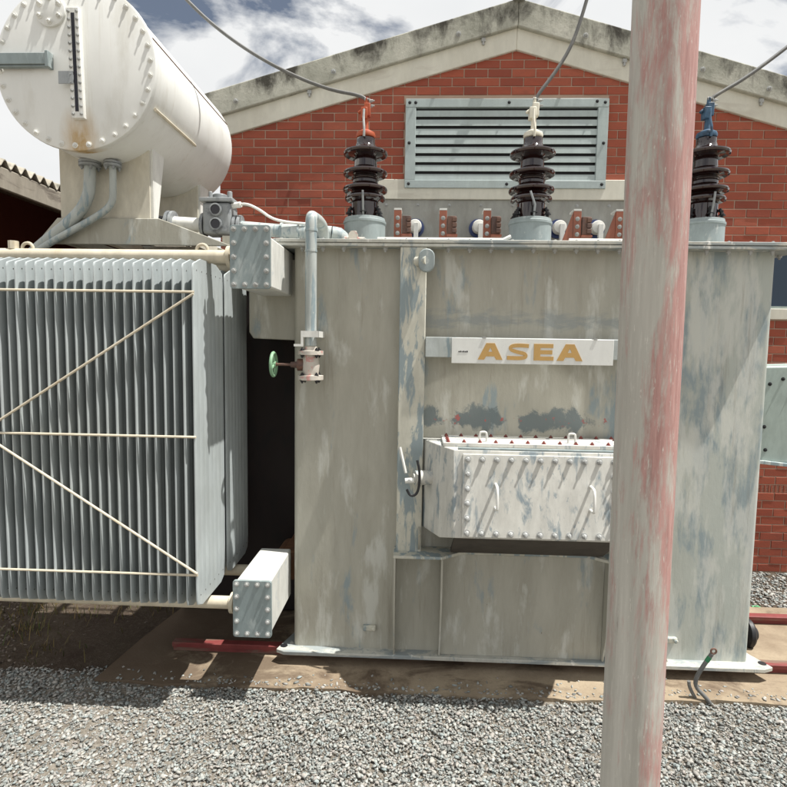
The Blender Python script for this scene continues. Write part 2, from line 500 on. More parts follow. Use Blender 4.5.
# gravel: each stone its own tone
t = NT('gravel_stone')
ra = t.n('ShaderNodeValToRGB'); e = ra.color_ramp.elements
e[0].position = 0; e[0].color = (.12, .125, .12, 1); e[1].position = 1; e[1].color = (.60, .58, .52, 1)
for p, c in ((.14, (.22, .235, .22, 1)), (.30, (.34, .32, .29, 1)), (.42, (.28, .33, .325, 1)), (.55, (.42, .41, .375, 1)),
             (.66, (.37, .33, .30, 1)), (.76, (.47, .45, .40, 1)), (.88, (.35, .40, .395, 1))):
    q = e.new(p); q.color = c
t.l(t.geo.outputs['Random Per Island'], ra.inputs[0])
n = t.noise((1, 1, 1), 60, 5, .7)
col = t.mix(t.math('MULTIPLY', n, .62), ra.outputs[0], (.17, .165, .155))
t.done(col, .85, 0, .25)

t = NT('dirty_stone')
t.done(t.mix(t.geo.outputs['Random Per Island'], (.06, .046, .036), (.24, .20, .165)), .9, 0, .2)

t = NT('ground_dirt')
x, y, z = t.sep()
n1 = t.noise((1, 1, 1), 2.2, 8, .65)
n2 = t.noise((1, 1, 1), 38, 6, .7)
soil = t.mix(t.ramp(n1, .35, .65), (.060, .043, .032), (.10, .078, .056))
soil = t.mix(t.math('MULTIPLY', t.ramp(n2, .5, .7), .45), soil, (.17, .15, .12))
stony = t.mix(t.ramp(n2, .35, .65), (.16, .14, .115), (.30, .27, .225))
bed = t.math('MULTIPLY', t.math('ADD', t.math('MULTIPLY', y, -1.0), -.22), 12.0, True)
soil = t.mix(bed, soil, stony)
t.bump(t.math('ADD', n1, n2), .8, .03)
t.done(soil, .95, 0, .15)

t = NT('slab_concrete')
n1 = t.noise((1, 1, 1), 2.5, 8, .65, .3)
n2 = t.noise((1, 1, 1), 60, 6, .7)
col = t.mix(t.ramp(n1, .35, .68), (.215, .165, .115), (.36, .295, .21))
col = t.mix(t.math('MULTIPLY', t.ramp(n2, .52, .75), .5), col, (.16, .12, .085))
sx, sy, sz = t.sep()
oil = t.noise((1, 1.6, 1), 2.0, 8, .70, .5, (5, 3, 0))  # patches, denser at the left, painting the radiators' shade into the slab colour
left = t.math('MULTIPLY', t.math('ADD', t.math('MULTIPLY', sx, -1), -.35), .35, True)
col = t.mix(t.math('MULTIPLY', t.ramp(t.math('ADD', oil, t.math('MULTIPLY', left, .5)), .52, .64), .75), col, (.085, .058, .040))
t.bump(t.math('ADD', n1, n2), .4, .006)
t.done(col, .88, 0, .2)

t = NT('grass_blade')
n1 = t.geo.outputs['Random Per Island']
t.done(t.mix(n1, (.05, .075, .02), (.22, .15, .065)), .7, 0, .2)
t = NT('shed_brick')
n1 = t.noise((1, 1, 1), 5, 5)
t.done(t.mix(n1, (.16, .05, .035), (.22, .07, .05)), .9)
t = NT('plastic_green'); t.done((.10, .45, .20), .4)

# ------------------------------------------------------------------ setting: ground
g = MB()
N = 60
xs = np.concatenate([[-400, -60, -15], np.linspace(-6, 6, N), [15, 60, 400]])
ys = np.concatenate([[-300, -40, -10], np.linspace(-5, .9, N), [1.0, 1.06, 1.12, 1.2, 1.6, 2.2, 4, 14, 60, 600]])
vs = [(float(a), float(b), .012 * math.sin(a * 2.1 + b * 1.3) * math.exp(-((a + 3) ** 2) / 6) - .004 + .06 * max(0, min(1, (1.12 - b) / .1))) for b in ys for a in xs]
nx = len(xs)
g.add(vs, [(j * nx + i, j * nx + i + 1, (j + 1) * nx + i + 1, (j + 1) * nx + i) for j in range(len(ys) - 1) for i in range(nx - 1)])
tag(g.build('ground', 'ground_dirt', origin=(0, 0, 0)), kind='structure')

# concrete slab under the transformer, with a worn front edge
s = MB()
edge = []
for i in range(61):
    xx = -2.12 + (4.9 + 2.12) * i / 60
    edge.append((xx, -.345 + .012 * math.sin(i * 1.1) + .008 * math.sin(i * 2.7 + 1) + (.04 if xx > 1.4 else 0)))
poly = edge + [(4.9, 1.1), (-1.9, 1.1), (-2.06, .2)]
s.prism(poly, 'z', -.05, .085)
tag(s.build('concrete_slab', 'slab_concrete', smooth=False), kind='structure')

# gravel as loose stones: one object, uncountable
def stones(n, sampler, smin, smax, z0, lift):
    phi = (1 + 5 ** .5) / 2
    ico = np.array([(-1, phi, 0), (1, phi, 0), (-1, -phi, 0), (1, -phi, 0), (0, -1, phi), (0, 1, phi), (0, -1, -phi), (0, 1, -phi),
                    (phi, 0, -1), (phi, 0, 1), (-phi, 0, -1), (-phi, 0, 1)]) / 1.9
    fac = np.array([(0, 11, 5), (0, 5, 1), (0, 1, 7), (0, 7, 10), (0, 10, 11), (1, 5, 9), (5, 11, 4), (11, 10, 2), (10, 7, 6), (7, 1, 8),
                    (3, 9, 4), (3, 4, 2), (3, 2, 6), (3, 6, 8), (3, 8, 9), (4, 9, 5), (2, 4, 11), (6, 2, 10), (8, 6, 7), (9, 8, 1)])
    P = sampler(n); n = len(P)
    size = rng.uniform(0, 1, n) ** 1.6 * (smax - smin) + smin
    sc = np.stack([rng.uniform(.75, 1.55, n), rng.uniform(.5, 1.0, n), rng.uniform(.3, .7, n)], 1) * size[:, None] * .5
    V = ico[None] * (1 + rng.normal(0, .26, (n, 12, 1))) * sc[:, None, :]
    ang = rng.uniform(0, 2 * np.pi, n); til = rng.normal(0, .45, n)
    c, s_ = np.cos(til), np.sin(til)
    Y = V[:, :, 1] * c[:, None] - V[:, :, 2] * s_[:, None]; Z = V[:, :, 1] * s_[:, None] + V[:, :, 2] * c[:, None]
    c, s_ = np.cos(ang), np.sin(ang)
    X2 = V[:, :, 0] * c[:, None] - Y * s_[:, None]; Y2 = V[:, :, 0] * s_[:, None] + Y * c[:, None]
    W = np.stack([X2 + P[:, 0:1], Y2 + P[:, 1:2], Z + (z0 + rng.uniform(0, lift, n) + size * .16)[:, None]], 2)
    F = fac[None] + (np.arange(n) * 12)[:, None, None]
    return W.reshape(-1, 3), F.reshape(-1, 3)


def mesh_np(name, parts, mat, label, cat):
    Vs, Fs, b = [], [], 0
    for V, F in parts:
        Vs.append(V); Fs.append(F + b); b += len(V)
    V = np.concatenate(Vs); F = np.concatenate(Fs)
    me = bpy.data.meshes.new(name)
    me.vertices.add(len(V)); me.vertices.foreach_set('co', V.astype(np.float32).ravel())
    me.loops.add(len(F) * 3); me.loops.foreach_set('vertex_index', F.astype(np.int32).ravel())
    me.polygons.add(len(F)); me.polygons.foreach_set('loop_start', np.arange(len(F), dtype=np.int32) * 3)
    me.update(calc_edges=True); me.validate()
    me.materials.append(M[mat])
    o = bpy.data.objects.new(name, me)
    link(o, (0, 0, 0))
    return tag(o, label, cat, kind='stuff')


def front_edge(x):
    return -.335 + .024 * np.sin(x * 5.1) + .020 * np.sin(x * 11.7 + 1) + np.where(x > 1.5, .06, 0) + np.where(x < -2.0, .12, 0)


def samp_front(n):
    x = rng.uniform(-3.6, 4.4, n); y = rng.uniform(-1.35, 0, n)
    return np.stack([x, y], 1)[y < front_edge(x) + rng.normal(0, .022, n)]


def samp_near(n):
    return np.stack([rng.uniform(-4.5, 4.8, n), rng.uniform(-4.6, -1.35, n)], 1)


def samp_left(n):
    x = rng.uniform(-4.6, -1.0, n); y = rng.uniform(-.4, 2.0, n)
    return np.stack([x, y], 1)[(x < -2.15)]


def samp_back(n):
    x = rng.uniform(1.8, 5.2, n); y = rng.uniform(.98, 2.12, n)
    return np.stack([x, y], 1)[y > 1.06 + .05 * np.sin(x * 7) + rng.normal(0, .03, n)]


def samp_spill(n):
    x = rng.uniform(-2.0, 4.2, n); y = -.33 + np.abs(rng.normal(0, .06, n)) * rng.uniform(.3, 1.6, n) + np.where(x > 1.5, .06, 0)
    return np.stack([x, y], 1)[y < -.02]


mesh_np('gravel', [stones(92000, samp_front, .007, .028, .05, .022), stones(22000, samp_near, .018, .044, .05, .016),
                   stones(6500, samp_back, .014, .040, -.01, .012)], 'gravel_stone',
        'loose pale grey and pinkish crushed stone spread before the transformer', 'gravel')
mesh_np('scattered_stones', [stones(520, samp_spill, .010, .030, .083, .002)], 'gravel_stone',
        'stray gravel chips lying on the tan concrete slab', 'stones')
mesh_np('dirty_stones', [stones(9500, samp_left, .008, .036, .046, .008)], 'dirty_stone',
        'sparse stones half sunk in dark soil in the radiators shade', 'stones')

# weeds in the shade at the left
def weeds():
    V, F, b = [], [], 0
    spots = [(-2.75, -.02, 120), (-3.05, .3, 150), (-2.6, .55, 110), (-2.35, .9, 110), (-3.4, .05, 130), (-2.05, 1.15, 120), (-2.9, .9, 150), (-1.75, 1.2, 90), (-2.2, .75, 160), (-2.0, 1.3, 160), (-3.2, .6, 200), (-2.7, 1.3, 200)]
    for cx, cy, n in spots:
        for _ in range(n // 2):
            x = cx + random.gauss(0, .16); y = cy + random.gauss(0, .09); h = random.uniform(.03, .13); a = random.uniform(0, 6.28)
            lx, ly = math.cos(a) * h * random.uniform(.2, .9), math.sin(a) * h * random.uniform(.2, .9); w = .0035
            px, py = -math.sin(a) * w, math.cos(a) * w
            V += [(x - px, y - py, .05), (x + px, y + py, .05), (x + lx * .4 + px * .7, y + ly * .4 + py * .7, .05 + h * .65),
                  (x + lx * .4 - px * .7, y + ly * .4 - py * .7, .05 + h * .65), (x + lx, y + ly, .05 + h)]
            F += [(b, b + 1, b + 2), (b, b + 2, b + 3), (b + 3, b + 2, b + 4)]; b += 5
    return np.array(V), np.array(F)
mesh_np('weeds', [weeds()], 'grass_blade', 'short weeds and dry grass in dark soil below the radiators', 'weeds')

# rails the transformer stands on
def rail(yc, label):
    r = MB()
    prof = [(-.055, .02), (.055, .02), (.055, .042), (.012, .05), (.010, .115), (.032, .122), (.034, .150), (.028, .156), (-.028, .156), (-.034, .150),
            (-.032, .122), (-.010, .115), (-.012, .05), (-.055, .042)]
    r.prism([(yc + a, b) for a, b in prof], 'x', -1.75, 4.9)
    tag(r.build('rail', 'red_rail'), label, 'rail', 'red rails under the transformer')
rail(.065, 'red painted steel rail carrying the front edge of the transformer base')
rail(.80, 'red painted steel rail on the slab side towards the brick wall')

# ------------------------------------------------------------------ brick building
BY = 2.15
AX, SL = .935, .283              # gable axis and slope
LX, RX = -2.10, 3.97
bld = empty('brick_building', (AX, BY, 0))
tag(bld, 'red brick gable building with grey louvre vent and weathered concrete verge', 'building')
def gz(x, z0):
    return z0 - SL * abs(x - AX)
w = MB()
w.prism([(LX, -.1), (RX, -.1), (RX, gz(RX, 5.55)), (AX, 5.55), (LX, gz(LX, 5.55))], 'y', BY + .007, BY + 7.5)
w.build('wall', 'mortar', bld)

def brick_mesh(wd, h):
    m = MB(); c = .0025; d = .03
    f = [(-wd / 2, -h / 2), (wd / 2, -h / 2), (wd / 2, h / 2), (-wd / 2, h / 2)]
    fi = [(-wd / 2 + c, -h / 2 + c), (wd / 2 - c, -h / 2 + c), (wd / 2 - c, h / 2 - c), (-wd / 2 + c, h / 2 - c)]
    vs = [(x, 0, z) for x, z in fi] + [(x, c, z) for x, z in f] + [(x, d, z) for x, z in f]
    fs = [(0, 1, 2, 3)]
    for a in (0, 4):
        fs += [(a + i, a + 4 + i, a + 4 + (i + 1) % 4, a + (i + 1) % 4) for i in range(4)]
    return vs, fs
CW, CH = .240, .0857
holes = [(-.168, 1.872, 3.955, 4.84), (-.44, 2.31, -1, 4.05), (3.28, 3.86, 2.665, 3.43)]
def clipped(x0, x1, z0, z1):
    for a, b, c, d in holes:
        if x1 > a + .004 and x0 < b - .004 and z1 > c + .02 and z0 < d - .02:
            if x0 < a - .04: x1 = a - .008
            elif x1 > b + .04: x0 = b + .008
            else: return None
    return (x0, x1, z0, z1) if x1 - x0 > .03 else None
blist = []
HEAD = int(4.85 / CH) + 0
for r in range(0, 66):
    z0 = r * CH + .005; z1 = z0 + CH - .010
    head = (r == HEAD)
    w_ = CW / 2 if head else CW
    off = -CW / 2 if (r % 2 and not head) else 0
    x = LX + off
    while x < RX:
        x0, x1 = max(x + .005, LX), min(x + w_ - .005, RX); x += w_
        if x1 - x0 < .03: continue
        if z0 > gz((x0 + x1) / 2, 5.36): continue
        c = clipped(x0, x1, z0, z1)
        if c: blist.append(c)
# air bricks in the right-hand wall
airb = [(3.50 + i * .24, 3.50 + i * .24 + .23) for i in range(2)]
ar = int(.93 / CH)
def show_score(b):
    x = (b[0] + b[1]) / 2; z = (b[2] + b[3]) / 2
    if z > 3.40 and z < gz(x, 5.20) and x > -2.0 and x < 3.75 and not (2.05 < x < 2.55): return 2 + (b[1] - b[0]) - abs(x - 1) * .001
    if x > 3.55 and x < 3.85 and z < 2.7: return 2.2
    return 0
blist = [b for b in blist if not (abs((b[2] + b[3]) / 2 - (ar + .5) * CH) < .02 and any(b[1] > a and b[0] < c for a, c in airb))]
order = sorted(blist, key=lambda b: -show_score(b))
singles, rest = order[:300], order[300:]
cache = {}
for b in singles:
    key = (round(b[1] - b[0], 3), round(b[3] - b[2], 3))
    if key not in cache:
        vs, fs = brick_mesh(*key); me = bpy.data.meshes.new('brick'); me.from_pydata(vs, [], fs); me.materials.append(M['brick_single']); cache[key] = me
    o = bpy.data.objects.new('brick', cache[key])
    o.rotation_euler = (random.gauss(0, .006), random.gauss(0, .004), random.gauss(0, .004))
    link(o, Vector(((b[0] + b[1]) / 2, BY + random.uniform(-.003, .003), (b[2] + b[3]) / 2)), bld)
jb = MB()
for b in rest:
    vs, fs = brick_mesh(b[1] - b[0], b[3] - b[2])
    jb.add([(x + (b[0] + b[1]) / 2, y + BY + random.uniform(-.003, .003), z + (b[2] + b[3]) / 2) for x, y, z in vs], fs)
tag(jb.build('brickwork', 'brick_joined', bld, smooth=False), kind='stuff')
for a, c in airb:
    m = MB(); z0, z1 = ar * CH + .005, (ar + 1) * CH - .005
    m.box(a, c, BY + .02, BY + .03, z0, z1, 1)
    for k in range(6):
        xx = a + (c - a - .012) * k / 5; m.box(xx, xx + .012, BY, BY + .02, z0, z1)
    for k in range(5):
        zz = z0 + (z1 - z0 - .008) * k / 4; m.box(a, c, BY + .003, BY + .018, zz, zz + .008)
    m.build('air_brick', ['brick_joined', 'dark_hole'], bld, smooth=False)

# cream barge band, concrete verge beam, roof
def band(name, mat, zt, thick, y0, y1, xl, xr, parent, bevel=.008):
    m = MB()
    m.prism([(xl, gz(xl, zt)), (AX, zt), (AX, zt - thick), (xl, gz(xl, zt) - thick)], 'y', y0, y1)
    a = m.build(name, mat, parent, bevel=bevel)
    m = MB()
    m.prism([(AX, zt), (xr, gz(xr, zt)), (xr, gz(xr, zt) - thick), (AX, zt - thick)], 'y', y0, y1)
    b = m.build(name, mat, parent, bevel=bevel)
    return a, b
band('barge_band', 'cream_trim', 5.545, .235, BY - .03, BY + .1, LX - .02, RX + .02, bld)
verge = band('verge_beam', 'coping_concrete', 5.775, .262, BY - .075, BY + .25, LX - .14, RX + .14, bld, .012)
band('roof', 'asbestos', 5.74, .06, BY + .25, BY + 7.6, LX - .1, RX + .1, bld, 0)
m = MB()
m.lathe([(.001, .0), (.05, .01), (.075, .05), (.07, .09), (.03, .12), (.001, .125)], (AX, BY - .06, 5.74), (0, -.3, 1), 16)
m.build('ridge_cap', 'coping_concrete', verge[0])
m = MB()
for xx in (-.9, .35, 1.6, 2.75, -1.9, 3.4):
    m.bolt((xx, BY - .076, gz(xx, 5.775) - .17), (0, -1, 0), .018, .02)
tag(m.build('bolts', 'steel', verge[0]), kind='stuff')
for xx in (-1.15, .6, 2.0, 3.35):
    m = MB(); zt = gz(xx, 5.545)
    m.box(xx - .02, xx + .02, BY - .055, BY - .028, zt - .07, zt - .035); m.cyl((xx, BY - .042, zt - .07), (xx, BY - .042, zt - .10), .012, 10)
    m.build('conduit_clip', 'steel', bld)

# louvre vent
lv = empty('louvre_vent', (.852, BY, 3.96), bld)
fx0, fx1, fz0, fz1, fw = -.165, 1.869, 3.955, 4.835, .105
m = MB()
m.box(fx0, fx1, BY - .045, BY + .0, fz1 - fw * .8, fz1); m.box(fx0, fx1, BY - .045, BY + .0, fz0, fz0 + fw * .75)
m.box(fx0, fx0 + fw, BY - .044, BY + .0, fz0 + fw * .75, fz1 - fw * .8); m.box(fx1 - fw, fx1, BY - .044, BY + .0, fz0 + fw * .75, fz1 - fw * .8)
m.build('frame', 'louvre_metal', lv, bevel=.004)
m = MB(); m.box(fx0 + .05, fx1 - .05, BY - .004, BY + .004, fz0 + .05, fz1 - .05); m.build('backing', 'dark_hole', lv)
nsl = 8
z_lo, z_hi = fz0 + fw * .75, fz1 - fw * .8
for k in range(nsl):
    h = (z_hi - z_lo) / nsl; za = z_lo + h * k
    m = MB()
    m.prism([(BY - .034, za + .002), (BY - .031, za), (BY - .026, za + h * .66), (BY - .006, za + h * .70), (BY - .006, za + h * .73), (BY - .029, za + h * .69)], 'x', fx0 + fw - .012, fx1 - fw + .012)
    m.build('slat', 'louvre_metal', lv)
m = MB()
for xx, zz in [(fx0 + .04, fz0 + .04), (fx0 + .04, fz1 - .04), (fx1 - .04, fz0 + .04), (fx1 - .04, fz1 - .04), (AX - .06, fz1 - .04), (AX - .06, fz0 + .04), (fx0 + .04, 4.4), (fx1 - .04, 4.4),
               (fx0 + .1, fz1 - .04), (fx1 - .12, fz1 - .03)]:
    m.bolt((xx, BY - .045, zz), (0, -1, 0), .011, .010)
tag(m.build('bolts', 'dark_hole', lv), kind='stuff')

# cream lintel and the steel panel with the wall bushings below it
m = MB(); m.box(-.44, 2.31, BY - .03, BY + .02, 3.845, 4.046); m.build('lintel', 'cream_trim', bld, bevel=.006)
pn = MB(); pn.box(-.44, 2.31, BY - .008, BY + .02, 1.2, 3.843); pn = pn.build('steel_panel', 'panel_grey', bld)
m = MB()
for k in range(9):
    m.bolt((-.35 + k * .325, BY - .008, 3.79), (0, -1, 0), .012, .012)
tag(m.build('bolts', 'steel', pn), kind='stuff')
for xx in (-.05, .60, 1.41, 1.79):
    wb = MB()
    wb.lathe([(.095, 0), (.095, .02), (.07, .022), (.07, .05), (.055, .06)], (xx, BY - .008, 3.555), (0, -1, 0), 28, 1)
    wb.lathe([(.066, .05), (.068, .12), (.060, .135), (.02, .14)], (xx, BY - .008, 3.555), (0, -1, 0), 28, 0)
    b = wb.build('wall_bushing', ['ceramic_white', 'blue_ring'], bld)
    m = MB(); m.box(xx - .012, xx + .034, BY - .19, BY - .15, 3.33, 3.575); m.build('busbar', 'white_metal', b, bevel=.002)

# window at the right
wi = empty('window', (3.57, BY, 2.68), bld)
m = MB(); m.box(3.28, 3.86, BY - .02, BY + .02, 2.665, 2.775); m.build('sill', 'cream_trim', wi, bevel=.005)
m = MB(); m.box(3.28, 3.315, BY - .005, BY + .02, 2.777, 3.43); m.box(3.825, 3.86, BY - .005, BY + .02, 2.777, 3.43)
m.box(3.315, 3.825, BY - .004, BY + .02, 3.395, 3.43); m.box(3.315, 3.825, BY - .004, BY + .02, 2.777, 2.80)
m.build('frame', 'cabinet_paint', wi)
m = MB(); m.box(3.30, 3.84, BY + .004, BY + .0065, 2.79, 3.41); m.build('pane', 'window_glass', wi)

# ------------------------------------------------------------------ open shed at the left
sh = empty('open_shed', (-5.6, 4.5, 0))
tag(sh, 'dark open sided shed with corrugated sheet roof at the left', 'shed')
EX, EZ = -4.75, 4.29
PIT = .167
m = MB()
nyy = int(9.5 / PIT * 8)
vs, fs = [], []
for i in range(nyy + 1):
    yy = 1.2 + i * PIT / 8
    zz = .042 * math.cos(2 * math.pi * i / 8)
    for (xx, zo) in ((EX + .06, EZ + .035), (EX - 4.6, EZ + 1.35)):
        vs += [(xx, yy, zo + zz), (xx, yy, zo + zz - .012)]
for i in range(nyy):
    a, b = i * 4, (i + 1) * 4
    fs += [(a, b, b + 2, a + 2), (a + 1, a + 3, b + 3, b + 1), (a, a + 1, b + 1, b), (a + 2, b + 2, b + 3, a + 3)]
m.add(vs, fs)
m.build('roof_sheet', 'asbestos', sh)
m = MB(); m.prism([(EX, EZ - .26), (EX + .05, EZ - .26), (EX + .05, EZ - .02), (EX, EZ - .01)], 'y', 1.25, 10.6); m.build('fascia_beam', 'shed_fascia', sh, bevel=.01)
m = MB(); m.box(EX - 4.5, EX - 4.35, 1.3, 10.6, 0, EZ + 1.33); m.prism([(EX - 4.35, 0), (EX, 0), (EX, EZ), (EX - 4.35, EZ + 1.25)], 'y', 10.3, 10.5)
m.prism([(EX - 4.35, 0), (EX - .1, 0), (EX - .1, EZ - .03), (EX - 4.35, EZ + 1.17)], 'y', 1.3, 1.45)
m.build('wall', 'shed_brick', sh)
for yy in (4.2, 7.2, 10.0):
    m = MB(); m.box(EX - .12, EX - .0, yy - .06, yy + .06, 0, EZ - .26); m.build('post', 'shed_fascia', sh)

# ------------------------------------------------------------------ the transformer
TR = empty('transformer', (.745, .5, .156))
tag(TR, 'large weathered grey oil filled power transformer with radiators standing on red rails', 'transformer')
TX0, TX1, TY0, TY1, TZ0, TZ1 = -.847, 2.333, 0.0, 1.05, .185, 2.985

# tank body with rounded vertical corners
def round_rect(x0, x1, y0, y1, r, n=6):
    pts = []
    for cx, cy, a in ((x1 - r, y0 + r, -90), (x1 - r, y1 - r, 0), (x0 + r, y1 - r, 90), (x0 + r, y0 + r, 180)):
        for k in range(n + 1):
            t_ = math.radians(a + 90 * k / n); pts.append((cx + r * math.cos(t_), cy + r * math.sin(t_)))
    return pts
m = MB(); m.prism(round_rect(TX0, TX1, TY0, TY1, .03), 'z', TZ0, TZ1)
tank = m.build('tank', 'tank_paint', TR, angle=30)
# base plate with towing lugs
m = MB()
m.prism([(-.96, -.055), (-.90, -.085), (2.40, -.085), (2.47, -.055), (2.40, .12), (2.37, .20), (2.37, 1.1), (-.88, 1.1), (-.88, .20)], 'z', .158, .186)
bp = m.build('base_plate', 'flange_paint', TR, bevel=.004)
for xx in (-.915, 2.425):
    m = MB(); m.lathe([(.026, 0), (.026, .003)], (xx, -.01, .1855), (0, 0, 1), 18); m.build('lug_hole', 'dark_hole', bp)
# cover and rim flanges
m = MB(); m.prism(round_rect(TX0 - .13, TX1 + .135, -.105, TY1 + .13, .03), 'z', 2.985, 3.006)
rim = m.build('tank_flange', 'flange_paint', TR, bevel=.003)
m = MB(); m.prism(round_rect(TX0 - .13, TX1 + .14, -.112, TY1 + .13, .03), 'z', 3.0085, 3.030)
cover = m.build('cover', 'flange_paint', TR, bevel=.003)
m = MB()
k = 0
xx = TX0 - .07
while xx < TX1 + .11:
    m.bolt((xx, -.06, 2.985), (0, 0, -1), .015, .020, True); m.bolt((xx, -.06, 3.030), (0, 0, 1), .013, .010, False); xx += .1385
yy = -.02
while yy < TY1 + .05:
    for xx in (TX0 - .075, TX1 + .085):
        m.bolt((xx, yy, 2.985), (0, 0, -1), .015, .020); m.bolt((xx, yy, 3.03), (0, 0, 1), .013, .010, False)
    yy += .13
tag(m.build('bolts', 'steel', rim), kind='stuff')
m = MB(); m.tube([(-.28, -.03, 3.045), (.55, -.03, 3.045), (.60, -.02, 3.07)], .012, 8); m.tube([(.98, -.03, 3.045), (1.6, -.03, 3.045)], .013, 8); m.build('edge_bar', 'white_metal', cover)

# vertical box stiffeners
for x0, x1 in ((-.123, .05), (1.44, 1.613)):
    m = MB(); m.box(x0, x1, -.10, .01, .935, 2.984); m.build('stiffener', 'post_paint', TR, bevel=.006)
# weld seam below the left one
m = MB(); m.box(-.135, -.127, -.006, .01, .187, .93); m.build('weld_seam', 'tank_paint', TR)
# round lug near the top of the left stiffener
m = MB()
m.tube([(-.01 + .042 * 1.0, -.115, 2.94)], .01, 8) if False else None
pts = []
for k in range(9): a = math.pi * k / 8; pts.append((.048 + .052 * math.cos(a), 2.915 + .05 * math.sin(a)))
for k in range(9): a = math.pi + math.pi * k / 8; pts.append((.048 + .052 * math.cos(a), 2.865 + .05 * math.sin(a)))
m.prism(pts, 'y', -.16, -.125); m.build('lifting_boss', 'turret_paint', TR, bevel=.006)
m = MB(); m.cyl((-.02, -.10, 2.89), (.05, -.15, 2.89), .03, 14); m.build('boss_pin', 'post_paint', TR)

# sign rail and sign
m = MB(); m.box(.052, 1.438, -.13, -.09, 2.268, 2.40); m.build('sign_rail', 'pipe_grey', TR, bevel=.004)
sg = MB(); sg.box(.222, 1.258, -.165, -.155, 2.232, 2.397); sg = sg.build('sign', 'sign_white', TR, bevel=.002)
tag(sg, 'white name board with gold capitals ASEA')
LY0, LY1 = -.1685, -.1645
BZ, CHh = 2.258, .107
def letter(polys):
    m = MB()
    for p in polys: m.prism(p, 'y', LY0, LY1)
    m.build('letter', 'gold_paint', sg, smooth=False)
def ltr_A(x, w):
    h = CHh; X = lambda u, v: (x + u * w, BZ + v * h)
    letter([[X(0, 0), X(.26, 0), X(.33, .20), X(.42, .48), X(.5, .74), X(.5, 1), X(.33, 1)],
            [X(1, 0), X(.74, 0), X(.67, .20), X(.58, .48), X(.5, .74), X(.5, 1), X(.67, 1)],
            [X(.33, .20), X(.67, .20), X(.58, .48), X(.42, .48)]])
def ltr_E(x, w):
    h = CHh; X = lambda u, v: (x + u * w, BZ + v * h)
    letter([[X(0, 0), X(.33, 0), X(.33, 1), X(0, 1)], [X(.33, 0), X(1, 0), X(1, .24), X(.33, .24)],
            [X(.33, .38), X(.93, .38), X(.93, .62), X(.33, .62)], [X(.33, .76), X(.97, .76), X(.97, 1), X(.33, 1)]])
def ltr_S(x, w):
    h = CHh
    cl = [(.02, .13), (.3, .12), (.6, .12), (.78, .15), (.86, .22), (.86, .31), (.78, .40), (.5, .48), (.24, .58), (.15, .68), (.15, .77), (.24, .85), (.42, .885), (.7, .885), (.97, .86)]
    for _ in range(2):
        q = [cl[0]]
        for (a, b), (c, d) in zip(cl, cl[1:]): q += [(a * .75 + c * .25, b * .75 + d * .25), (a * .25 + c * .75, b * .25 + d * .75)]
        cl = q + [cl[-1]]
    P = [Vector((x + a * w, BZ + b * h)) for a, b in cl]
    polys = []; off = []
    for i, p in enumerate(P):
        t_ = (P[min(i + 1, len(P) - 1)] - P[max(i - 1, 0)]).normalized(); nn = Vector((-t_.y, t_.x))
        tw = .0125 - .0035 * abs(t_.y)
        off.append((p + nn * tw, p - nn * tw))
    m = MB(); n_ = len(off)
    vs = [(a.x, LY0, a.y) for a, b in off] + [(b.x, LY0, b.y) for a, b in off] + [(a.x, LY1, a.y) for a, b in off] + [(b.x, LY1, b.y) for a, b in off]
    fs = []
    for i in range(n_ - 1):
        fs += [(i, i + 1, n_ + i + 1, n_ + i), (i, 2 * n_ + i, 2 * n_ + i + 1, i + 1), (n_ + i, n_ + i + 1, 3 * n_ + i + 1, 3 * n_ + i)]
    m.add(vs, fs); m.build('letter', 'gold_paint', sg, smooth=False)
ltr_A(.391, .160); ltr_S(.576, .146); ltr_E(.750, .127); ltr_A(.897, .165)
m = MB()
for k, (a, b) in enumerate(((.266, .274), (.277, .284), (.288, .292), (.295, .303), (.306, .314), (.317, .326))):
    m.box(a, b, -.1665, -.1645, 2.303, 2.313 if k % 2 else 2.311)
m.build('small_print', 'black_iron', sg, smooth=False)
for xx in (.42, 1.13):
    m = MB(); m.box(xx, xx + .022, -.17, -.10, 2.3975, 2.404); m.build('clip', 'steel', sg)

# cable box on the front
cbx = empty('cable_box', (.755, -.2, 1.18), TR)
tag(cbx, 'whitish bolted cable box with two handles on its scraped front cover')
CX = .755
def mir(p): return [(2 * CX - x_, y_) for x_, y_ in reversed(p)]
left = [(.033, -.003), (.163, -.31), (.235, -.435)]
TILT = .13
def lean(mb):
    mb.v = [(a, b - TILT * (1.70 - c), c) for a, b, c in mb.v]; return mb

plan = left + mir(left)
m = MB()
# body lofted: lower edge rises towards the tank
Zt = 1.712
top = [(x_, y_, Zt) for x_, y_ in plan]
zb = {0: 1.10, 1: 1.125, 2: 1.182, 3: 1.182, 4: 1.125, 5: 1.10}
bot = [(x_, y_ - (TILT * .51 if i in (2, 3) else TILT * .25 if i in (1, 4) else 0), zb[i]) for i, (x_, y_) in enumerate(plan)]
n_ = len(plan)
m.add(top + bot, [tuple(range(n_)), tuple(range(2 * n_ - 1, n_ - 1, -1))] + [(i, i + n_, (i + 1) % n_ + n_, (i + 1) % n_) for i in range(n_)])
m.build('body', 'box_paint', cbx, bevel=.006)
m = MB(); m.box(.288, 1.222, -.455, -.4375, 1.195, 1.690)
fc = lean(m).build('front_cover', 'box_paint', cbx, bevel=.003)
m = MB()
nb = 11
for k in range(nb):
    xx = .318 + (1.192 - .318) * k / (nb - 1)
    for zz in (1.222, 1.662): m.bolt((xx, -.455, zz), (0, -1, 0), .0135, .022)
for k in range(1, 5):
    zz = 1.222 + .44 * k / 5
    for xx in (.318, 1.192): m.bolt((xx, -.455, zz), (0, -1, 0), .0135, .022)
tag(lean(m).build('bolts', 'steel', fc), kind='stuff')
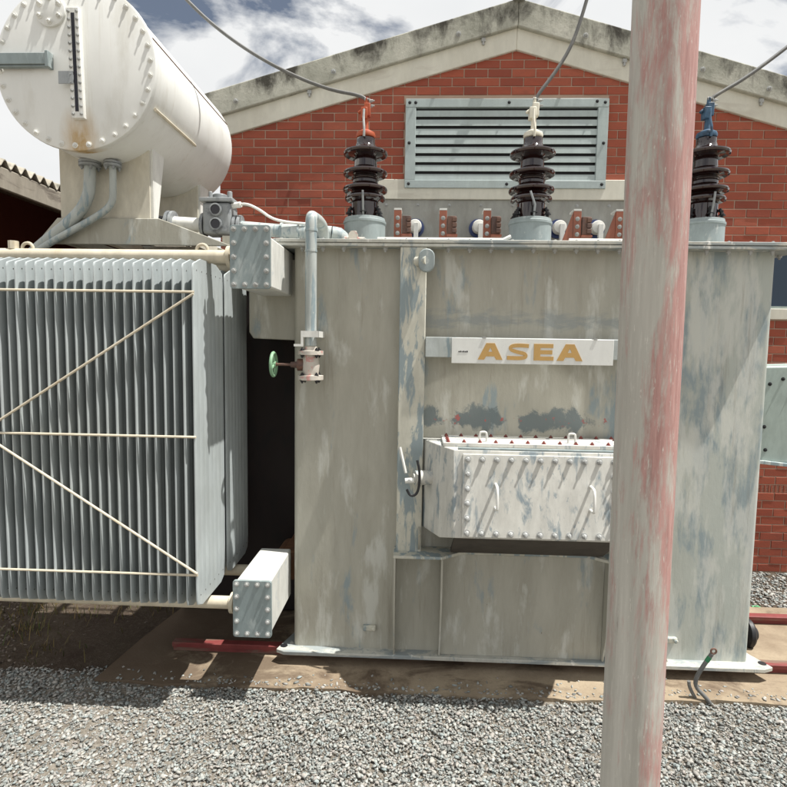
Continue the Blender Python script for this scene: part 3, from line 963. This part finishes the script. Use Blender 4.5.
def hoop(a, b, out, r, name, mat, parent):
    a, b, out = Vector(a), Vector(b), Vector(out)
    m = MB(); m.tube([a, a + out * .75, a + out + (b - a) * .12, b + out + (a - b) * .12, b + out * .75, b], r, 8, 1); return m.build(name, mat, parent)
for xx in (.487, 1.052):
    hoop((xx, -.453 - TILT * .325, 1.375), (xx, -.453 - TILT * .185, 1.515), (.0, -.085, 0), .0085, 'handle', 'white_metal', fc)
# top flange strip and lid
m = MB(); m.box(.262, 1.248, -.432, -.39, 1.7125, 1.7215); m.build('top_strip', 'galvanised_plate', cbx)
m = MB(); m.box(.172, 1.338, -.335, -.03, 1.7135, 1.737); lid = m.build('lid', 'box_paint', cbx, bevel=.003)
m = MB()
for k in range(12):
    xx = .205 + 1.10 * k / 11
    for yy in (-.305, -.06): m.bolt((xx, yy, 1.737), (0, 0, 1), .010, .012)
for k in range(1, 4):
    for xx in (.205, 1.305): m.bolt((xx, -.305 + .245 * k / 4, 1.737), (0, 0, 1), .010, .012)
tag(m.build('bolts', 'bolt_red', lid), kind='stuff')
for xx in (.43, .99): hoop((xx - .022, -.26, 1.737), (xx + .022, -.26, 1.737), (0, 0, .062), .007, 'lifting_eye', 'white_metal', lid)
# side outlet with hook and rod
m = MB(); m.cyl((.105, -.17, 1.475), (.0, -.20, 1.475), .048, 20); m.cyl((.0, -.20, 1.475), (-.012, -.203, 1.475), .030, 16); m.build('side_outlet', 'box_paint', cbx)
m = MB(); m.tube([(.012, -.235, 1.60), (.028, -.245, 1.54), (.03, -.245, 1.44), (.012, -.25, 1.375), (-.03, -.25, 1.365), (-.052, -.25, 1.41)], .0085, 8, 2); m.build('hook', 'black_iron', cbx)
m = MB(); m.tube([(-.103, -.19, 1.675), (-.062, -.215, 1.51)], .009, 8); m.cyl((-.065, -.205, 1.455), (.0, -.205, 1.46), .018, 12); m.build('rod', 'white_metal', cbx)
# gussets below the box
for xx in (.028, 1.47):
    m = MB(); m.prism([(-.0, 1.12), (-.24, 1.11), (-.10, .955), (-.0, .955)], 'x', xx, xx + .012); m.build('gusset', 'tank_paint', cbx)

m = MB(); m.prism([(-.47, 1.180), (-.44, 1.180), (-.095, .975), (-.095, .955), (-.13, .955)], 'x', .25, 1.26); m.build('under_box_shade', 'grime', cbx)  # added dark plate; its colour stands in for shade under the box
# shelf with ribs below
sf = empty('support_shelf', (.755, -.1, .186), TR)
m = MB()
pl = [(-.135, -.003), (-.135, -.20), (.19, -.20), (.335, -.085), (CX, -.085)]
m.prism(pl + mir(pl), 'z', .925, .945)
m.build('shelf_plate', 'post_paint', sf, bevel=.003)
for xx in (-.132, .185, 1.31, 1.628):
    m = MB(); m.prism([(-.003, .1875), (-.075, .1875), (-.185, .923), (-.003, .923)] if False else [(-.003, .1875), (-.07, .1875), (-.19, .60), (-.19, .923), (-.003, .923)], 'x', xx, xx + .012)
    m.build('rib', 'tank_paint', sf, bevel=.002)
m = MB(); m.box(.20, 1.308, -.045, -.003, .1875, .923); m.build('web_panel', 'tank_paint', sf)

# small earthing bosses at the foot
for xx, zz in ((-.302, .344), (1.79, .335)):
    m = MB(); m.box(xx - .045, xx + .045, -.03, 0.003, zz - .02, zz + .02); m.cyl((xx + .03, -.03, zz), (xx + .03, -.045, zz), .015, 12)
    m.build('earth_boss', 'post_paint', TR, bevel=.009)

# vertical oil pipe and valve at the left
vp = empty('filter_valve', (-.695, -.17, 2.1), TR)
tag(vp, 'blue-grey downpipe ending in a cream gate valve with pale green handwheel')
VX, VY = -.695, -.19
m = MB(); m.tube([(VX + .03, .14, 3.045), (VX + .03, .10, 3.14), (VX + .02, .0, 3.165), (VX, VY + .06, 3.165), (VX, VY + .01, 3.155), (VX, VY, 3.10), (VX, VY, 3.0), (VX, VY, 2.33)], .037, 18, 2)
m.build('pipe', 'pipe_grey', vp)
m = MB(); m.lathe([(.040, 0), (.040, .012)], (VX, VY, 3.06), (0, 0, 1), 18); m.lathe([(.040, 0), (.040, .012)], (VX, VY, 2.93), (0, 0, 1), 18); m.build('pipe_joint', 'pipe_grey', vp)
m = MB(); m.box(VX - .055, VX + .058, VY - .052, VY - .038, 2.385, 2.425); m.box(VX - .055, VX - .042, VY - .05, VY + .19, 2.385, 2.425); m.box(VX + .045, VX + .058, VY - .05, VY + .19, 2.385, 2.425)
m.box(VX - .055, VX - .040, VY - .052, VY - .038, 2.325, 2.385); m.box(VX - .10, VX - .055, VY - .052, VY - .038, 2.325, 2.340)
m.build('clamp', 'white_metal', vp)
m = MB(); m.lathe([(.040, 2.325), (.044, 2.30), (.083, 2.297), (.083, 2.272), (.05, 2.268), (.052, 2.24), (.058, 2.20), (.052, 2.16), (.05, 2.14), (.083, 2.137), (.083, 2.110), (.078, 2.106), (.03, 2.105)][::-1], (VX, VY, 0), (0, 0, 1), 24)
vb = m.build('valve_body', 'valve_paint', vp)
m = MB()
for k in range(4):
    a = math.pi / 4 + k * math.pi / 2; p = (VX + .066 * math.cos(a), VY + .066 * math.sin(a))
    for zz, d in ((2.297, 1), (2.272, -1), (2.137, 1), (2.108, -1)): m.bolt((p[0], p[1], zz), (0, 0, d), .012, .014)
tag(m.build('bolts', 'black_iron', vb), kind='stuff')
m = MB(); m.lathe([(.035, .0), (.040, .03), (.040, .065), (.022, .07), (.018, .11), (.009, .115), (.009, .205), (.015, .206), (.015, .225)], (VX - .02, VY, 2.205), (-1, 0, 0), 18); m.build('bonnet', 'laminate_brown', vb)
m = MB()
pts = [(VX - .245, VY + .075 * math.cos(a), 2.205 + .075 * math.sin(a)) for a in [2 * math.pi * k / 28 for k in range(29)]]
m.tube(pts, .011, 8)
for k in range(4):
    a = k * math.pi / 2 + .4; m.tube([(VX - .24, VY, 2.205), (VX - .245, VY + .07 * math.cos(a), 2.205 + .07 * math.sin(a))], .008, 6)
m.lathe([(.02, -.01), (.02, .012)], (VX - .24, VY, 2.205), (1, 0, 0), 12)
m.build('handwheel', 'green_wheel', vb)

# header beams (oil collecting boxes) beside the tank
def beam(zb, zt, y_end):
    b = empty('header_beam', (-1.02, .4, zb), TR)
    x0, x1 = -1.120, -.877
    m = MB(); m.box(x0 + .012, x1 - .012, -.485, y_end, zb + .012, min(zt - .012, 2.975)); m.build('duct', 'beam_paint', b, bevel=.01)
    pl = [(p[0], p[1]) for p in round_rect(x0, x1, zb, zt, .018, 4)]
    m = MB(); m.prism(pl, 'y', -.504, -.486); e = m.build('end_plate', 'galvanised_plate', b, bevel=.002)
    m = MB(); i = .024
    for k in range(4):
        xx = x0 + i + (x1 - x0 - 2 * i) * k / 3
        for zz in (zb + i, zt - i): m.bolt((xx, -.504, zz), (0, -1, 0), .0115, .012)
    for k in range(1, 4):
        zz = zb + i + (zt - zb - 2 * i) * k / 4
        for xx in (x0 + i, x1 - i): m.bolt((xx, -.504, zz), (0, -1, 0), .0115, .012)
    tag(m.build('bolts', 'steel', e), kind='stuff')
    return b
beam(2.663, 3.034, .95); beam(.506, .872, .10)
m = MB(); m.cyl((-1.03, .10, .66), (-1.03, .95, .66), .065, 18); m.build('lower_manifold', 'rust_pipe', TR)
# oil duct from tank to the upper beam
m = MB(); m.prism([(-1.20, 2.42), (-1.17, 2.375), (-.845, 2.365), (-.845, 2.93), (-1.20, 2.93)], 'y', .14, .95); m.build('oil_duct', 'tank_paint', TR, bevel=.008)
m = MB(); m.box(-.99, -.845, .25, .8, .56, .78); m.build('lower_oil_duct', 'rust_pipe', TR, bevel=.008)

m = MB(); m.box(-1.95, -.853, .70, .84, .10, 2.84); m.build('gap_shade_panel', 'gap_shade', TR, bevel=.01)  # added dark panel closing the gap, stands in for shade behind the radiators

# radiators: fins one by one
FT, NFL = .0578, 7
def fin_mesh():
    m = MB()
    yy = [-.25 + .5 * i / 56 for i in range(57)]
    def ring(hw, flat, z):
        fr, bk = [], []
        for y_ in yy:
            s_ = y_ / .25
            t_ = .0045 if flat else .0045 + .0040 * abs(math.sin(math.pi * NFL * (y_ + .25) / .5)) ** .6
            if i_end(y_): t_ = .003
            fr.append((t_, s_ * hw, z)); bk.append((-t_, s_ * hw, z))
        return fr + bk[::-1]
    def i_end(y_): return abs(abs(y_) - .25) < 1e-6
    rings = [ring(.17, True, .735), ring(.238, True, .765), ring(.25, True, .80), ring(.25, False, .86), ring(.25, False, 2.71), ring(.25, True, 2.765), ring(.242, True, 2.792), ring(.13, True, 2.832)]
    n_ = len(rings[0]); vs = [p for r in rings for p in r]; fs = []
    for j in range(len(rings) - 1):
        for i in range(n_):
            q = (i + 1) % n_; fs.append((j * n_ + i, j * n_ + q, (j + 1) * n_ + q, (j + 1) * n_ + i))
    fs.append(tuple(range(n_ - 1, -1, -1))); fs.append(tuple((len(rings) - 1) * n_ + i for i in range(n_)))
    m.add(vs, fs)
    for zz in (2.758, .808):
        for k in range(6):
            m.lathe([(.0045, 0), (.0045, .0015)], (.0048, -.195 + .39 * k / 5, zz - (0 if zz > 1 else 0)), (1, 0, 0), 6, 1)
    return m
FIN = None
NF = 23
rad0 = None
def radiator(yc, first):
    global FIN
    R_ = empty('radiator', (-1.93, yc, .66), TR)
    for k in range(NF):
        xc = -1.296 - k * FT
        if FIN is None:
            fm = fin_mesh()
            o = fm.build('fin', ['radiator_paint', 'weld_mark'], R_, origin=(0, 0, 1.78), angle=60)
            FIN = o.data
            o.location = Vector((xc, yc, 1.78)) - WL[R_.name]; WL[o.name] = Vector((xc, yc, 1.78))
        else:
            o = bpy.data.objects.new('fin', FIN); link(o, (xc + random.gauss(0, .0012), yc + random.gauss(0, .002), 1.78 + random.gauss(0, .0015)), R_)
            o.rotation_euler = (random.gauss(0, .0006), random.gauss(0, .0006), random.gauss(0, .006))
    for zz, nm in ((2.865, 'upper_header'), (.672, 'lower_header')):
        m = MB(); m.cyl((-2.75, yc, zz), (-1.17, yc, zz), .040, 20)
        m.lathe([(.041, 0), (.066, .006), (.066, .030)], (-1.175, yc, zz), (1, 0, 0), 20); m.cyl((-1.145, yc, zz), (-1.10, yc, zz), .05, 18); m.lathe([(.066, 0), (.066, .016)], (-1.13, yc, zz), (1, 0, 0), 20)
        m.build(nm, 'cream_pipe', R_)
    for xx in (-1.33, -2.43):
        m = MB(); pts = [(xx + .034 * math.cos(a), yc, 2.905 + .034 * math.sin(a)) for a in [math.pi * k / 10 for k in range(11)]]
        m.tube([(xx + .034, yc, 2.885)] + pts + [(xx - .034, yc, 2.885)], .010, 8); m.build('lifting_eye', 'cream_pipe', R_)
    m = MB(); m.cyl((-2.52, yc, 2.90), (-2.52, yc, 2.95), .03, 8); m.build('vent_plug', 'cream_pipe', R_)
    if first:
        yb = yc - .256; xl = -1.296 - (NF - 1) * FT
        for zz in (2.628, 1.788, .955):
            m = MB(); m.tube([(xl - .03, yb, zz), (-1.284, yb, zz)], .0075, 8); m.build('brace_rod', 'cream_pipe', R_)
        for z1_ in (2.617, .967):
            m = MB(); m.tube([(xl - .01, yb - .008, 1.788), (-1.284, yb - .008, z1_)], .0075, 8); m.build('brace_rod', 'cream_pipe', R_)
    for xx in (-1.289,):
        if not first: continue
    return R_
for i, yc in enumerate((-.385, .14)):
    r_ = radiator(yc, i == 0)
    if i == 0: tag(r_, 'foremost radiator bank with crossing cream brace rods')

# conservator
CN = empty('conservator', (-1.91, .02, 3.05), TR)
tag(CN, 'big cream-white oil drum on stands with bolted end cover and slot gauge')
cx, cz, cr = -1.91, 3.845, .452
m = MB(); m.lathe([(cr - .012, -.655), (cr - .012, .62), (cr - .035, .68), (cr - .10, .72), (cr - .25, .745), (.01, .75)], (cx, 0, cz), (0, 1, 0), 72); drum = m.build('drum', 'conservator_paint', CN, angle=50)
m = MB(); m.lathe([(cr - .004, -.654), (cr, -.668), (cr - .002, -.688), (cr - .012, -.692)], (cx, 0, cz), (0, 1, 0), 72); ec = m.build('end_cover', 'conservator_paint', CN)
m = MB()
for k in range(34):
    a = 2 * math.pi * (k + .35) / 34; m.bolt((cx + (cr - .028) * math.cos(a), -.692, cz + (cr - .028) * math.sin(a)), (0, -1, 0), .0110, .010)
tag(m.build('bolts', 'white_metal', ec), kind='stuff')
m = MB(); m.lathe([(.085, 0), (.085, .014), (.08, .016)], (-2.035, -.692, 4.13), (0, -1, 0), 32); pc = m.build('plug_cover', 'conservator_paint', ec)
m = MB()
for k in range(6):
    a = math.pi / 3 * k + .52; m.bolt((-2.035 + .062 * math.cos(a), -.708, 4.13 + .062 * math.sin(a)), (0, -1, 0), .012, .016)
tag(m.build('bolts', 'white_metal', pc), kind='stuff')
gx, gzb, gzt = -1.892, 3.556, 4.135
gt = math.radians(1.6)
def gp(u, v):   # gauge leans a touch
    return (gx + u + (v - 3.845) * -.02, v)
m = MB(); m.prism([gp(-.034, gzb), gp(.034, gzb), gp(.034, gzt), gp(-.034, gzt)], 'y', -.722, -.69); gg = m.build('level_gauge', 'white_metal', ec, bevel=.004)
m = MB(); m.prism([gp(-.0095, gzb + .035), gp(.0095, gzb + .035), gp(.0095, gzt - .03), gp(-.0095, gzt - .03)], 'y', -.7235, -.718); m.build('sight_glass', 'gauge_glass', gg)
m = MB()
for k in range(14):
    zz = gzb + .022 + (gzt - gzb - .044) * k / 13
    for u in (-.023, .023):
        p = gp(u, zz); m.bolt((p[0], -.722, p[1]), (0, -1, 0), .0065, .008)
tag(m.build('bolts', 'steel', gg), kind='stuff')
m = MB(); m.box(-1.982, -1.90, -.73, -.724, 3.735, 3.80); m.build('mark_plate', 'relay_metal', gg)
# thermometer arm at the left
m = MB(); m.box(-2.40, -2.045, -.735, -.70, 3.835, 3.895); m.box(-2.05, -2.03, -.74, -.692, 3.82, 3.905); m.box(-2.40, -2.05, -.728, -.704, 3.824, 3.834); m.build('side_bracket', 'galvanised_plate', ec, bevel=.003)
# seam trim and drip rods on drum
m = MB()
pa = math.radians(24)
m.tube([(cx + (cr - .011) * math.cos(pa), -.62, cz + (cr - .011) * math.sin(pa)), (cx + (cr - .011) * math.cos(pa), .62, cz + (cr - .011) * math.sin(pa))], .004, 6)
m.build('seam', 'laminate_brown', drum)
m = MB(); pa = math.radians(-26)
m.tube([(cx + (cr - .004) * math.cos(pa), -.60, cz + (cr - .004) * math.sin(pa)), (cx + (cr - .004) * math.cos(pa), -.02, cz + (cr - .004) * math.sin(pa))], .009, 8)
m.build('trim_rod', 'cream_pipe', drum)
# stands
def stand(y0, front):
    m = MB()
    m.box(-2.20, -1.645, y0, y0 + .016, 3.09, 3.66)
    m.build('stand_plate', 'support_paint', CN)
    for sx in (-1, 1):
        xx = cx + sx * .272
        m = MB()
        zt_ = 3.60
        m.prism([(y0 + .018, 3.09), (y0 + .075, 3.09), (y0 + .20, zt_), (y0 + .018, zt_)] , 'x', xx - .008, xx + .008)
        m.build('stand_web', 'white_metal', CN)
stand(-.40, True); stand(.36, False)
# frame under the stands
m = MB()
m.prism([(-2.35, 2.93), (-2.21, 3.085), (-1.58, 3.085), (-1.13, 2.925)], 'y', -.425, -.40)
m.build('mount_frame', 'tank_paint', CN, bevel=.004)
m = MB(); m.prism([(-2.35, 2.93), (-2.21, 3.085), (-1.58, 3.085), (-1.13, 2.925)], 'y', .56, .585); m.build('mount_frame', 'tank_paint', CN, bevel=.004)
for xx in (-2.21, -1.62):
    m = MB(); m.box(xx, xx + .05, -.40, .56, 3.02, 3.083); m.build('mount_rail', 'support_paint', CN)
for xx in (-2.20, -1.2):
    m = MB(); m.box(xx, xx + .06, .60, .66, 2.5, 2.93) if False else m.box(xx, xx + .06, -.398, .558, 2.935, 2.99); m.build('mount_rail', 'tank_paint', CN)
# two drain pipes with flanges
m = MB(); m.tube([(-1.975, -.46, 3.47), (-1.978, -.46, 3.30), (-1.99, -.46, 3.20), (-2.06, -.46, 3.09), (-2.32, -.45, 2.90), (-2.45, -.40, 2.82)], .034, 14, 2); m.build('drain_pipe', 'pipe_grey', CN)
m = MB(); m.tube([(-1.838, -.46, 3.50), (-1.838, -.46, 3.24), (-1.845, -.46, 3.16), (-1.92, -.47, 3.09), (-2.2, -.48, 2.94), (-2.35, -.46, 2.86)], .0205, 12, 2); m.build('drain_pipe', 'pipe_grey', CN)
for xx, rr in ((-1.975, .062), (-1.838, .05)):
    m = MB(); m.lathe([(rr, 0), (rr, .014)], (xx, -.46, 3.375), (0, 0, 1), 20); m.lathe([(rr, 0), (rr, .014)], (xx, -.46, 3.392), (0, 0, 1), 20)
    for k in range(4):
        a = math.pi / 2 * k + .6; m.bolt((xx + rr * .72 * math.cos(a), -.46 + rr * .72 * math.sin(a), 3.375), (0, 0, -1), .009, .014)
    m.build('pipe_flange', 'relay_metal', CN)

CN.location = Vector((-2.118, .444, 3.127)) - WL[TR.name]
CN.scale = (1.109, 1.109, 1.109)
for yy in (.02, .84):
    m = MB(); m.box(-2.45, -1.112, yy, yy + .09, 2.912, 2.972); m.build('mount_arm', 'tank_paint', TR, bevel=.004)

# gas relay between conservator and cover
gr = empty('gas_relay', (-1.42, .2, 3.1), TR)
tag(gr, 'dark grey oil relay with two round sight windows in the white pipe')
def ax_pt(x_): return (x_, .2, 3.185 - (x_ + 1.75) * .055)
m = MB(); m.cyl(ax_pt(-1.82), ax_pt(-1.53), .048, 20); m.build('inlet_pipe', 'white_metal', gr)
m = MB(); m.tube([ax_pt(-1.79), (-1.90, .22, 3.20), (-1.98, .27, 3.26), (-2.0, .30, 3.40), (-2.0, .30, 3.58)], .045, 16, 2); m.build('riser', 'black_iron', gr)
for xx in (-1.80, -1.77, -1.545, -1.315, -1.285):
    m = MB(); m.lathe([(.085, 0), (.085, .02)], ax_pt(xx), (1, 0, -.055), 20); m.build('flange', 'relay_metal', gr)
m = MB(); m.box(-1.52, -1.318, .115, .285, 3.10, 3.315); m.build('relay_body', 'relay_metal', gr, bevel=.02)
m = MB(); m.box(-1.535, -1.30, .10, .30, 3.318, 3.345); m.cyl((-1.42, .2, 3.345), (-1.42, .2, 3.385), .05, 16); m.cyl((-1.34, .17, 3.345), (-1.34, .17, 3.40), .018, 10); m.cyl((-1.47, .15, 3.345), (-1.47, .15, 3.395), .014, 10); m.build('relay_cover', 'relay_metal', gr, bevel=.005)
for zz in (3.165, 3.262):
    m = MB(); m.lathe([(.044, 0), (.044, .018), (.034, .020), (.034, .008), (.001, .007)], (-1.42, .115, zz), (0, -1, 0), 22, 0, False); w_ = m.build('sight_window', 'relay_metal', gr)
    m = MB(); m.lathe([(.0335, 0), (.0335, .0125)], (-1.42, .115, zz), (0, -1, 0), 22); m.build('glass', 'gauge_glass', w_)
m = MB(); m.cyl(ax_pt(-1.29), (-.98, .2, 3.135), .047, 20); m.cyl((-.985, .2, 3.133), (-.62, .2, 3.118), .055, 20); m.lathe([(.060, 0), (.060, .014)], (-.985, .2, 3.135), (1, 0, -.04), 18); m.lathe([(.06, 0), (.06, .012)], (-.86, .2, 3.130), (1, 0, -.04), 18)
m.tube([(-.62, .2, 3.118), (-.56, .21, 3.11), (-.54, .23, 3.06), (-.54, .24, 3.03)], .055, 18, 1)
m.build('outlet_pipe', 'pipe_grey', gr)
m = MB(); m.tube([(-1.30, .16, 3.30), (-1.22, .14, 3.315), (-1.12, .13, 3.27), (-1.03, .13, 3.205), (-.92, .14, 3.185), (-.80, .16, 3.18)], .0095, 8, 2); m.cyl((-1.32, .16, 3.30), (-1.255, .15, 3.308), .02, 12); m.build('signal_cable', 'white_metal', gr)
m = MB(); m.cyl((-.52, .12, 3.075), (-.38, .12, 3.07), .014, 10); m.cyl((-.455, .10, 3.035), (-.455, .10, 3.12), .022, 12); m.lathe([(.034, 0), (.034, .012)], (-.455, .085, 3.085), (0, -1, 0), 14); m.build('vent_cock', 'valve_paint', gr)

# high-voltage bushings
def bushing(xc, capmat, label, tilt):
    yb = .35
    B = empty('bushing', (xc, yb, 3.03), TR); tag(B, label)
    m = MB(); m.lathe([(.150, 3.0305), (.150, 3.215), (.156, 3.217), (.156, 3.232), (.15, 3.236), (.146, 3.255), (.11, 3.262)], (xc, yb, 0), (0, 0, 1), 40); tu = m.build('turret', 'turret_paint', B)
    m = MB(); pr = [(.10, 3.262), (.10, 3.36), (.098, 3.375)]
    def shed(z, r, core):
        return [(core, z - .026), (core + .012, z - .016), (r - .035, z - .010), (r - .014, z - .022), (r - .003, z - .018), (r, z - .006), (r - .004, z + .004), (r - .035, z + .015), (core + .014, z + .026), (core, z + .038)]
    for z, r, c_ in ((3.405, .148, .096), (3.468, .162, .092), (3.582, .161, .084), (3.722, .160, .078)):
        pr += shed(z, r, c_)
        if z == 3.468:
            for q in (.062, .078): pr += [(c_ - .001, z + q - .006), (c_ + .006, z + q), (c_ - .002, z + q + .006)]
    pr += [(.066, 3.79), (.066, 3.82), (.055, 3.828), (.01, 3.83)]
    m.lathe(pr, (xc, yb, 0), (0, 0, 1), 40); m.build('porcelain', 'porcelain', B, angle=28)
    for k in range(6):
        a = math.radians(30 + 60 * k); p = Vector((xc + .125 * math.cos(a), yb + .125 * math.sin(a), 3.262))
        m = MB(); m.cyl(p, p + Vector((0, 0, .055)), .010, 8); m.bolt(p + Vector((0, 0, .02)), (0, 0, 1), .017, .016)
        q = Vector((xc + .098 * math.cos(a), yb + .098 * math.sin(a), 3.262)); m.tube([p + Vector((0, 0, .03)), (p + q) / 2 + Vector((0, 0, .065)), q + Vector((0, 0, .05))], .012, 6)
        m.build('clamp', 'black_iron', B)
    # arcing rod at the front
    m = MB(); m.tube([(xc, yb - .13, 3.26), (xc, yb - .155, 3.33), (xc - .015 + tilt, yb - .16, 3.42)], .0075, 8); m.build('arcing_rod', 'relay_metal', B)
    m = MB(); m.lathe([(.056, 3.824), (.066, 3.830), (.070, 3.845), (.064, 3.862), (.04, 3.876), (.020, 3.885), (.017, 3.97), (.012, 3.975)], (xc, yb, 0), (0, 0, 1), 24); cp = m.build('cap', capmat, B)
    m = MB(); m.box(xc - .035, xc + .012, yb - .03, yb + .03, 3.955, 4.035); m.box(xc - .012, xc + .032, yb - .025, yb + .025, 3.975, 4.065); m.cyl((xc + .0, yb, 4.05), (xc + .005, yb, 4.105), .014, 10); m.cyl((xc - .03, yb, 4.02), (xc - .055, yb, 4.0), .012, 8)
    con = m.build('connector', capmat, cp, bevel=.006)
    m = MB(); m.tube([(xc - .006, yb - .075, 3.815), (xc - .004, yb - .08, 3.87), (xc - .012, yb - .06, 3.94), (xc - .01, yb - .05, 4.01)], .0085, 8, 1); m.build('arcing_rod', 'steel' if capmat == 'red_cap' else capmat, cp)
    m = MB()
    for dx, dz in ((.028, .0), (.028, .035), (-.005, .045)): m.bolt((xc + dx, yb, 4.05 + dz), (1, -.3, 0), .010, .022)
    tag(m.build('bolts', 'steel', cp), kind='stuff')
bushing(-.402, 'red_cap', 'dark brown porcelain bushing with red phase cap', .012)
bushing(.795, 'white_cap', 'dark brown porcelain bushing with cream phase cap', -.02)
bushing(2.005, 'blue_cap', 'dark brown porcelain bushing with blue phase cap', .02)

# low-voltage terminals on the rear of the cover
for i, (xx, slope) in enumerate(((-.178, 0), (.185, 0), (.535, 0), (1.245, 1), (1.575, 1))):
    yb = .78
    T = empty('terminal', (xx, yb, 3.03), TR)
    m = MB(); m.box(xx - .03, xx + .03, yb - .008, yb + .008, 3.10, 3.42); tp = m.build('copper_flag', 'copper', T, bevel=.002)
    m = MB(); m.box(xx - .03, xx + .03, yb - .008, yb + .13, 3.4225, 3.437); m.build('flag_top', 'white_metal', T)
    m = MB()
    for zz in (3.24, 3.30, 3.36): m.bolt((xx, yb - .008, zz), (0, -1, 0), .012, .02)
    tag(m.build('bolts', 'steel', tp), kind='stuff')
    m = MB(); m.box(xx + .036, xx + .105, yb - .02, yb + .1, 3.235, 3.375)
    for k in range(3):
        m.box(xx + .072, xx + .108, yb - .032, yb - .0205, 3.245 + k * .043, 3.278 + k * .043)
    m.build('laminated_link', 'laminate_brown', T, bevel=.003)
    m = MB(); m.box(xx + .03, xx + .115, yb - .03, yb + .1, 3.215, 3.232); m.build('link_foot', 'copper', T)
    m = MB(); m.lathe([(.06, 3.0305), (.06, 3.05), (.042, 3.06), (.046, 3.10), (.036, 3.12), (.03, 3.125)], (xx, yb + .04, 0), (0, 0, 1), 18); m.build('terminal_base', 'porcelain', T)
    if slope:
        m = MB(); m.prism([(xx - .032, 3.415), (xx - .032, 3.07), (xx - .155, 3.07)], 'y', yb + .0, yb + .012); m.build('sloping_flag', 'copper', T)

# control cabinet on the right-hand end
cb = empty('control_cabinet', (2.72, .7, 1.48), TR); tag(cb, 'green-grey control cabinet on the right end of the tank')
m = MB(); m.prism([(2.42, 1.53), (2.50, 1.50), (3.15, 1.46), (3.15, 2.245), (2.42, 2.215)], 'y', .58, 1.0); m.build('body', 'cabinet_paint', cb, bevel=.015)
m = MB(); m.prism([(2.42, 1.495), (3.15, 1.43), (3.15, 1.455), (2.42, 1.525)], 'y', .55, 1.02); m.build('bottom_lip', 'pipe_grey', cb, bevel=.004)
m = MB(); m.box(2.335, 2.42, .64, .95, 1.6, 2.15); m.build('mount_bracket', 'black_iron', cb)
m = MB()
for xx, zz in ((2.70, 2.09), (2.68, 1.76), (2.795, 2.13), (2.70, 1.58), (2.9, 2.13)): m.bolt((xx, .58, zz), (0, -1, 0), .010, .014)
tag(m.build('bolts', 'black_iron', cb), kind='stuff')
# drain valve low on the right end
m = MB(); m.cyl((2.325, .46, .19), (2.60, .46, .165), .045, 16); m.lathe([(.06, 0), (.115, .004), (.118, .03), (.10, .05), (.06, .055), (.05, .09), (.02, .10)], (2.56, .46, .168), (1, 0, -.06), 26); m.build('drain_valve', 'black_iron', TR)

# ------------------------------------------------------------------ overhead cables
def cable(pts, label):
    m = MB(); m.tube(pts, .0125, 10, 3)
    tag(m.build('overhead_cable', 'cable_grey'), label, 'cable', 'overhead cables to the bushings')
cable([(-.39, .35, 4.085), (-.44, .35, 4.125), (-.68, .35, 4.165), (-1.03, .35, 4.305), (-1.39, .35, 4.515), (-1.72, .35, 4.79), (-2.6, .36, 5.75), (-3.8, .4, 7.4)], 'sagging grey cable leaving the red-capped bushing over the white drum')
cable([(.803, .35, 4.085), (.82, .35, 4.13), (.93, .35, 4.27), (1.04, .35, 4.45), (1.11, .35, 4.67), (1.17, .35, 4.92), (1.35, .36, 6.1), (1.6, .4, 7.6)], 'grey cable rising steeply from the cream-capped bushing past the louvre')
cable([(2.012, .35, 4.085), (2.05, .35, 4.12), (2.26, .35, 4.24), (2.62, .35, 4.52), (3.4, .36, 5.2), (5.2, .4, 7.2)], 'grey cable running up to the right from the blue-capped bushing')

# ------------------------------------------------------------------ mast in front
po = empty('steel_pole', (.775, -1.97, -.02))
tag(po, 'tall round steel pole with worn grey paint over faded red primer', 'pole')
m = MB(); m.lathe([(.0955, -.3), (.0955, 0), (.0965, 1.0), (.0985, 3.9)], (.776, -1.97, 0), (-.0065, 0, 1), 64)
m.build('shaft', 'pole_paint', po, origin=(.766, -1.97, 1.9))
m = MB(); m.lathe([(.104, 0), (.104, .012)], (.776 - .0065 * 3.9, -1.97, 3.9), (-.0065, 0, 1), 48); m.build('cap', 'pole_paint', po)

# ------------------------------------------------------------------ small things
m = MB(); m.tube([(1.93, -.31, .07), (1.90, -.31, .11), (1.845, -.28, .16), (1.84, -.285, .22), (1.875, -.29, .30), (1.905, -.295, .36), (1.925, -.30, .40)], .013, 10, 2)
ca = m.build('earthing_cable', 'cable_grey', origin=(1.93, -.24, .02))
tag(ca, 'bent grey earthing cable with green sleeve standing out of the gravel', 'cable')
m = MB(); m.tube([(1.905, -.25, .02), (1.85, -.275, .08), (1.805, -.28, .16), (1.80, -.282, .20)], .011, 8, 2); m.build('second_core', 'cable_grey', ca)
m = MB(); m.tube([(1.898, -.294, .345), (1.914, -.298, .378)], .0145, 10); m.build('sleeve', 'earth_green', ca)
m = MB()
pts = [(1.934 + .017 * math.cos(a), -.301, .418 + .017 * math.sin(a)) for a in [2 * math.pi * k / 16 for k in range(17)]]
m.tube(pts, .006, 8); m.build('lug', 'laminate_brown', ca)
m = MB()
m.prism([(3.05, 1.17), (3.11, 1.15), (3.13, 1.19), (3.06, 1.21)], 'z', .035, .05); m.prism([(3.06, 1.18), (3.10, 1.17), (3.11, 1.19)], 'z', .05, .062)
tag(m.build('plastic_scrap', 'plastic_green', bevel=.004), 'crumpled green plastic scrap on the gravel beside the brick wall', 'litter')
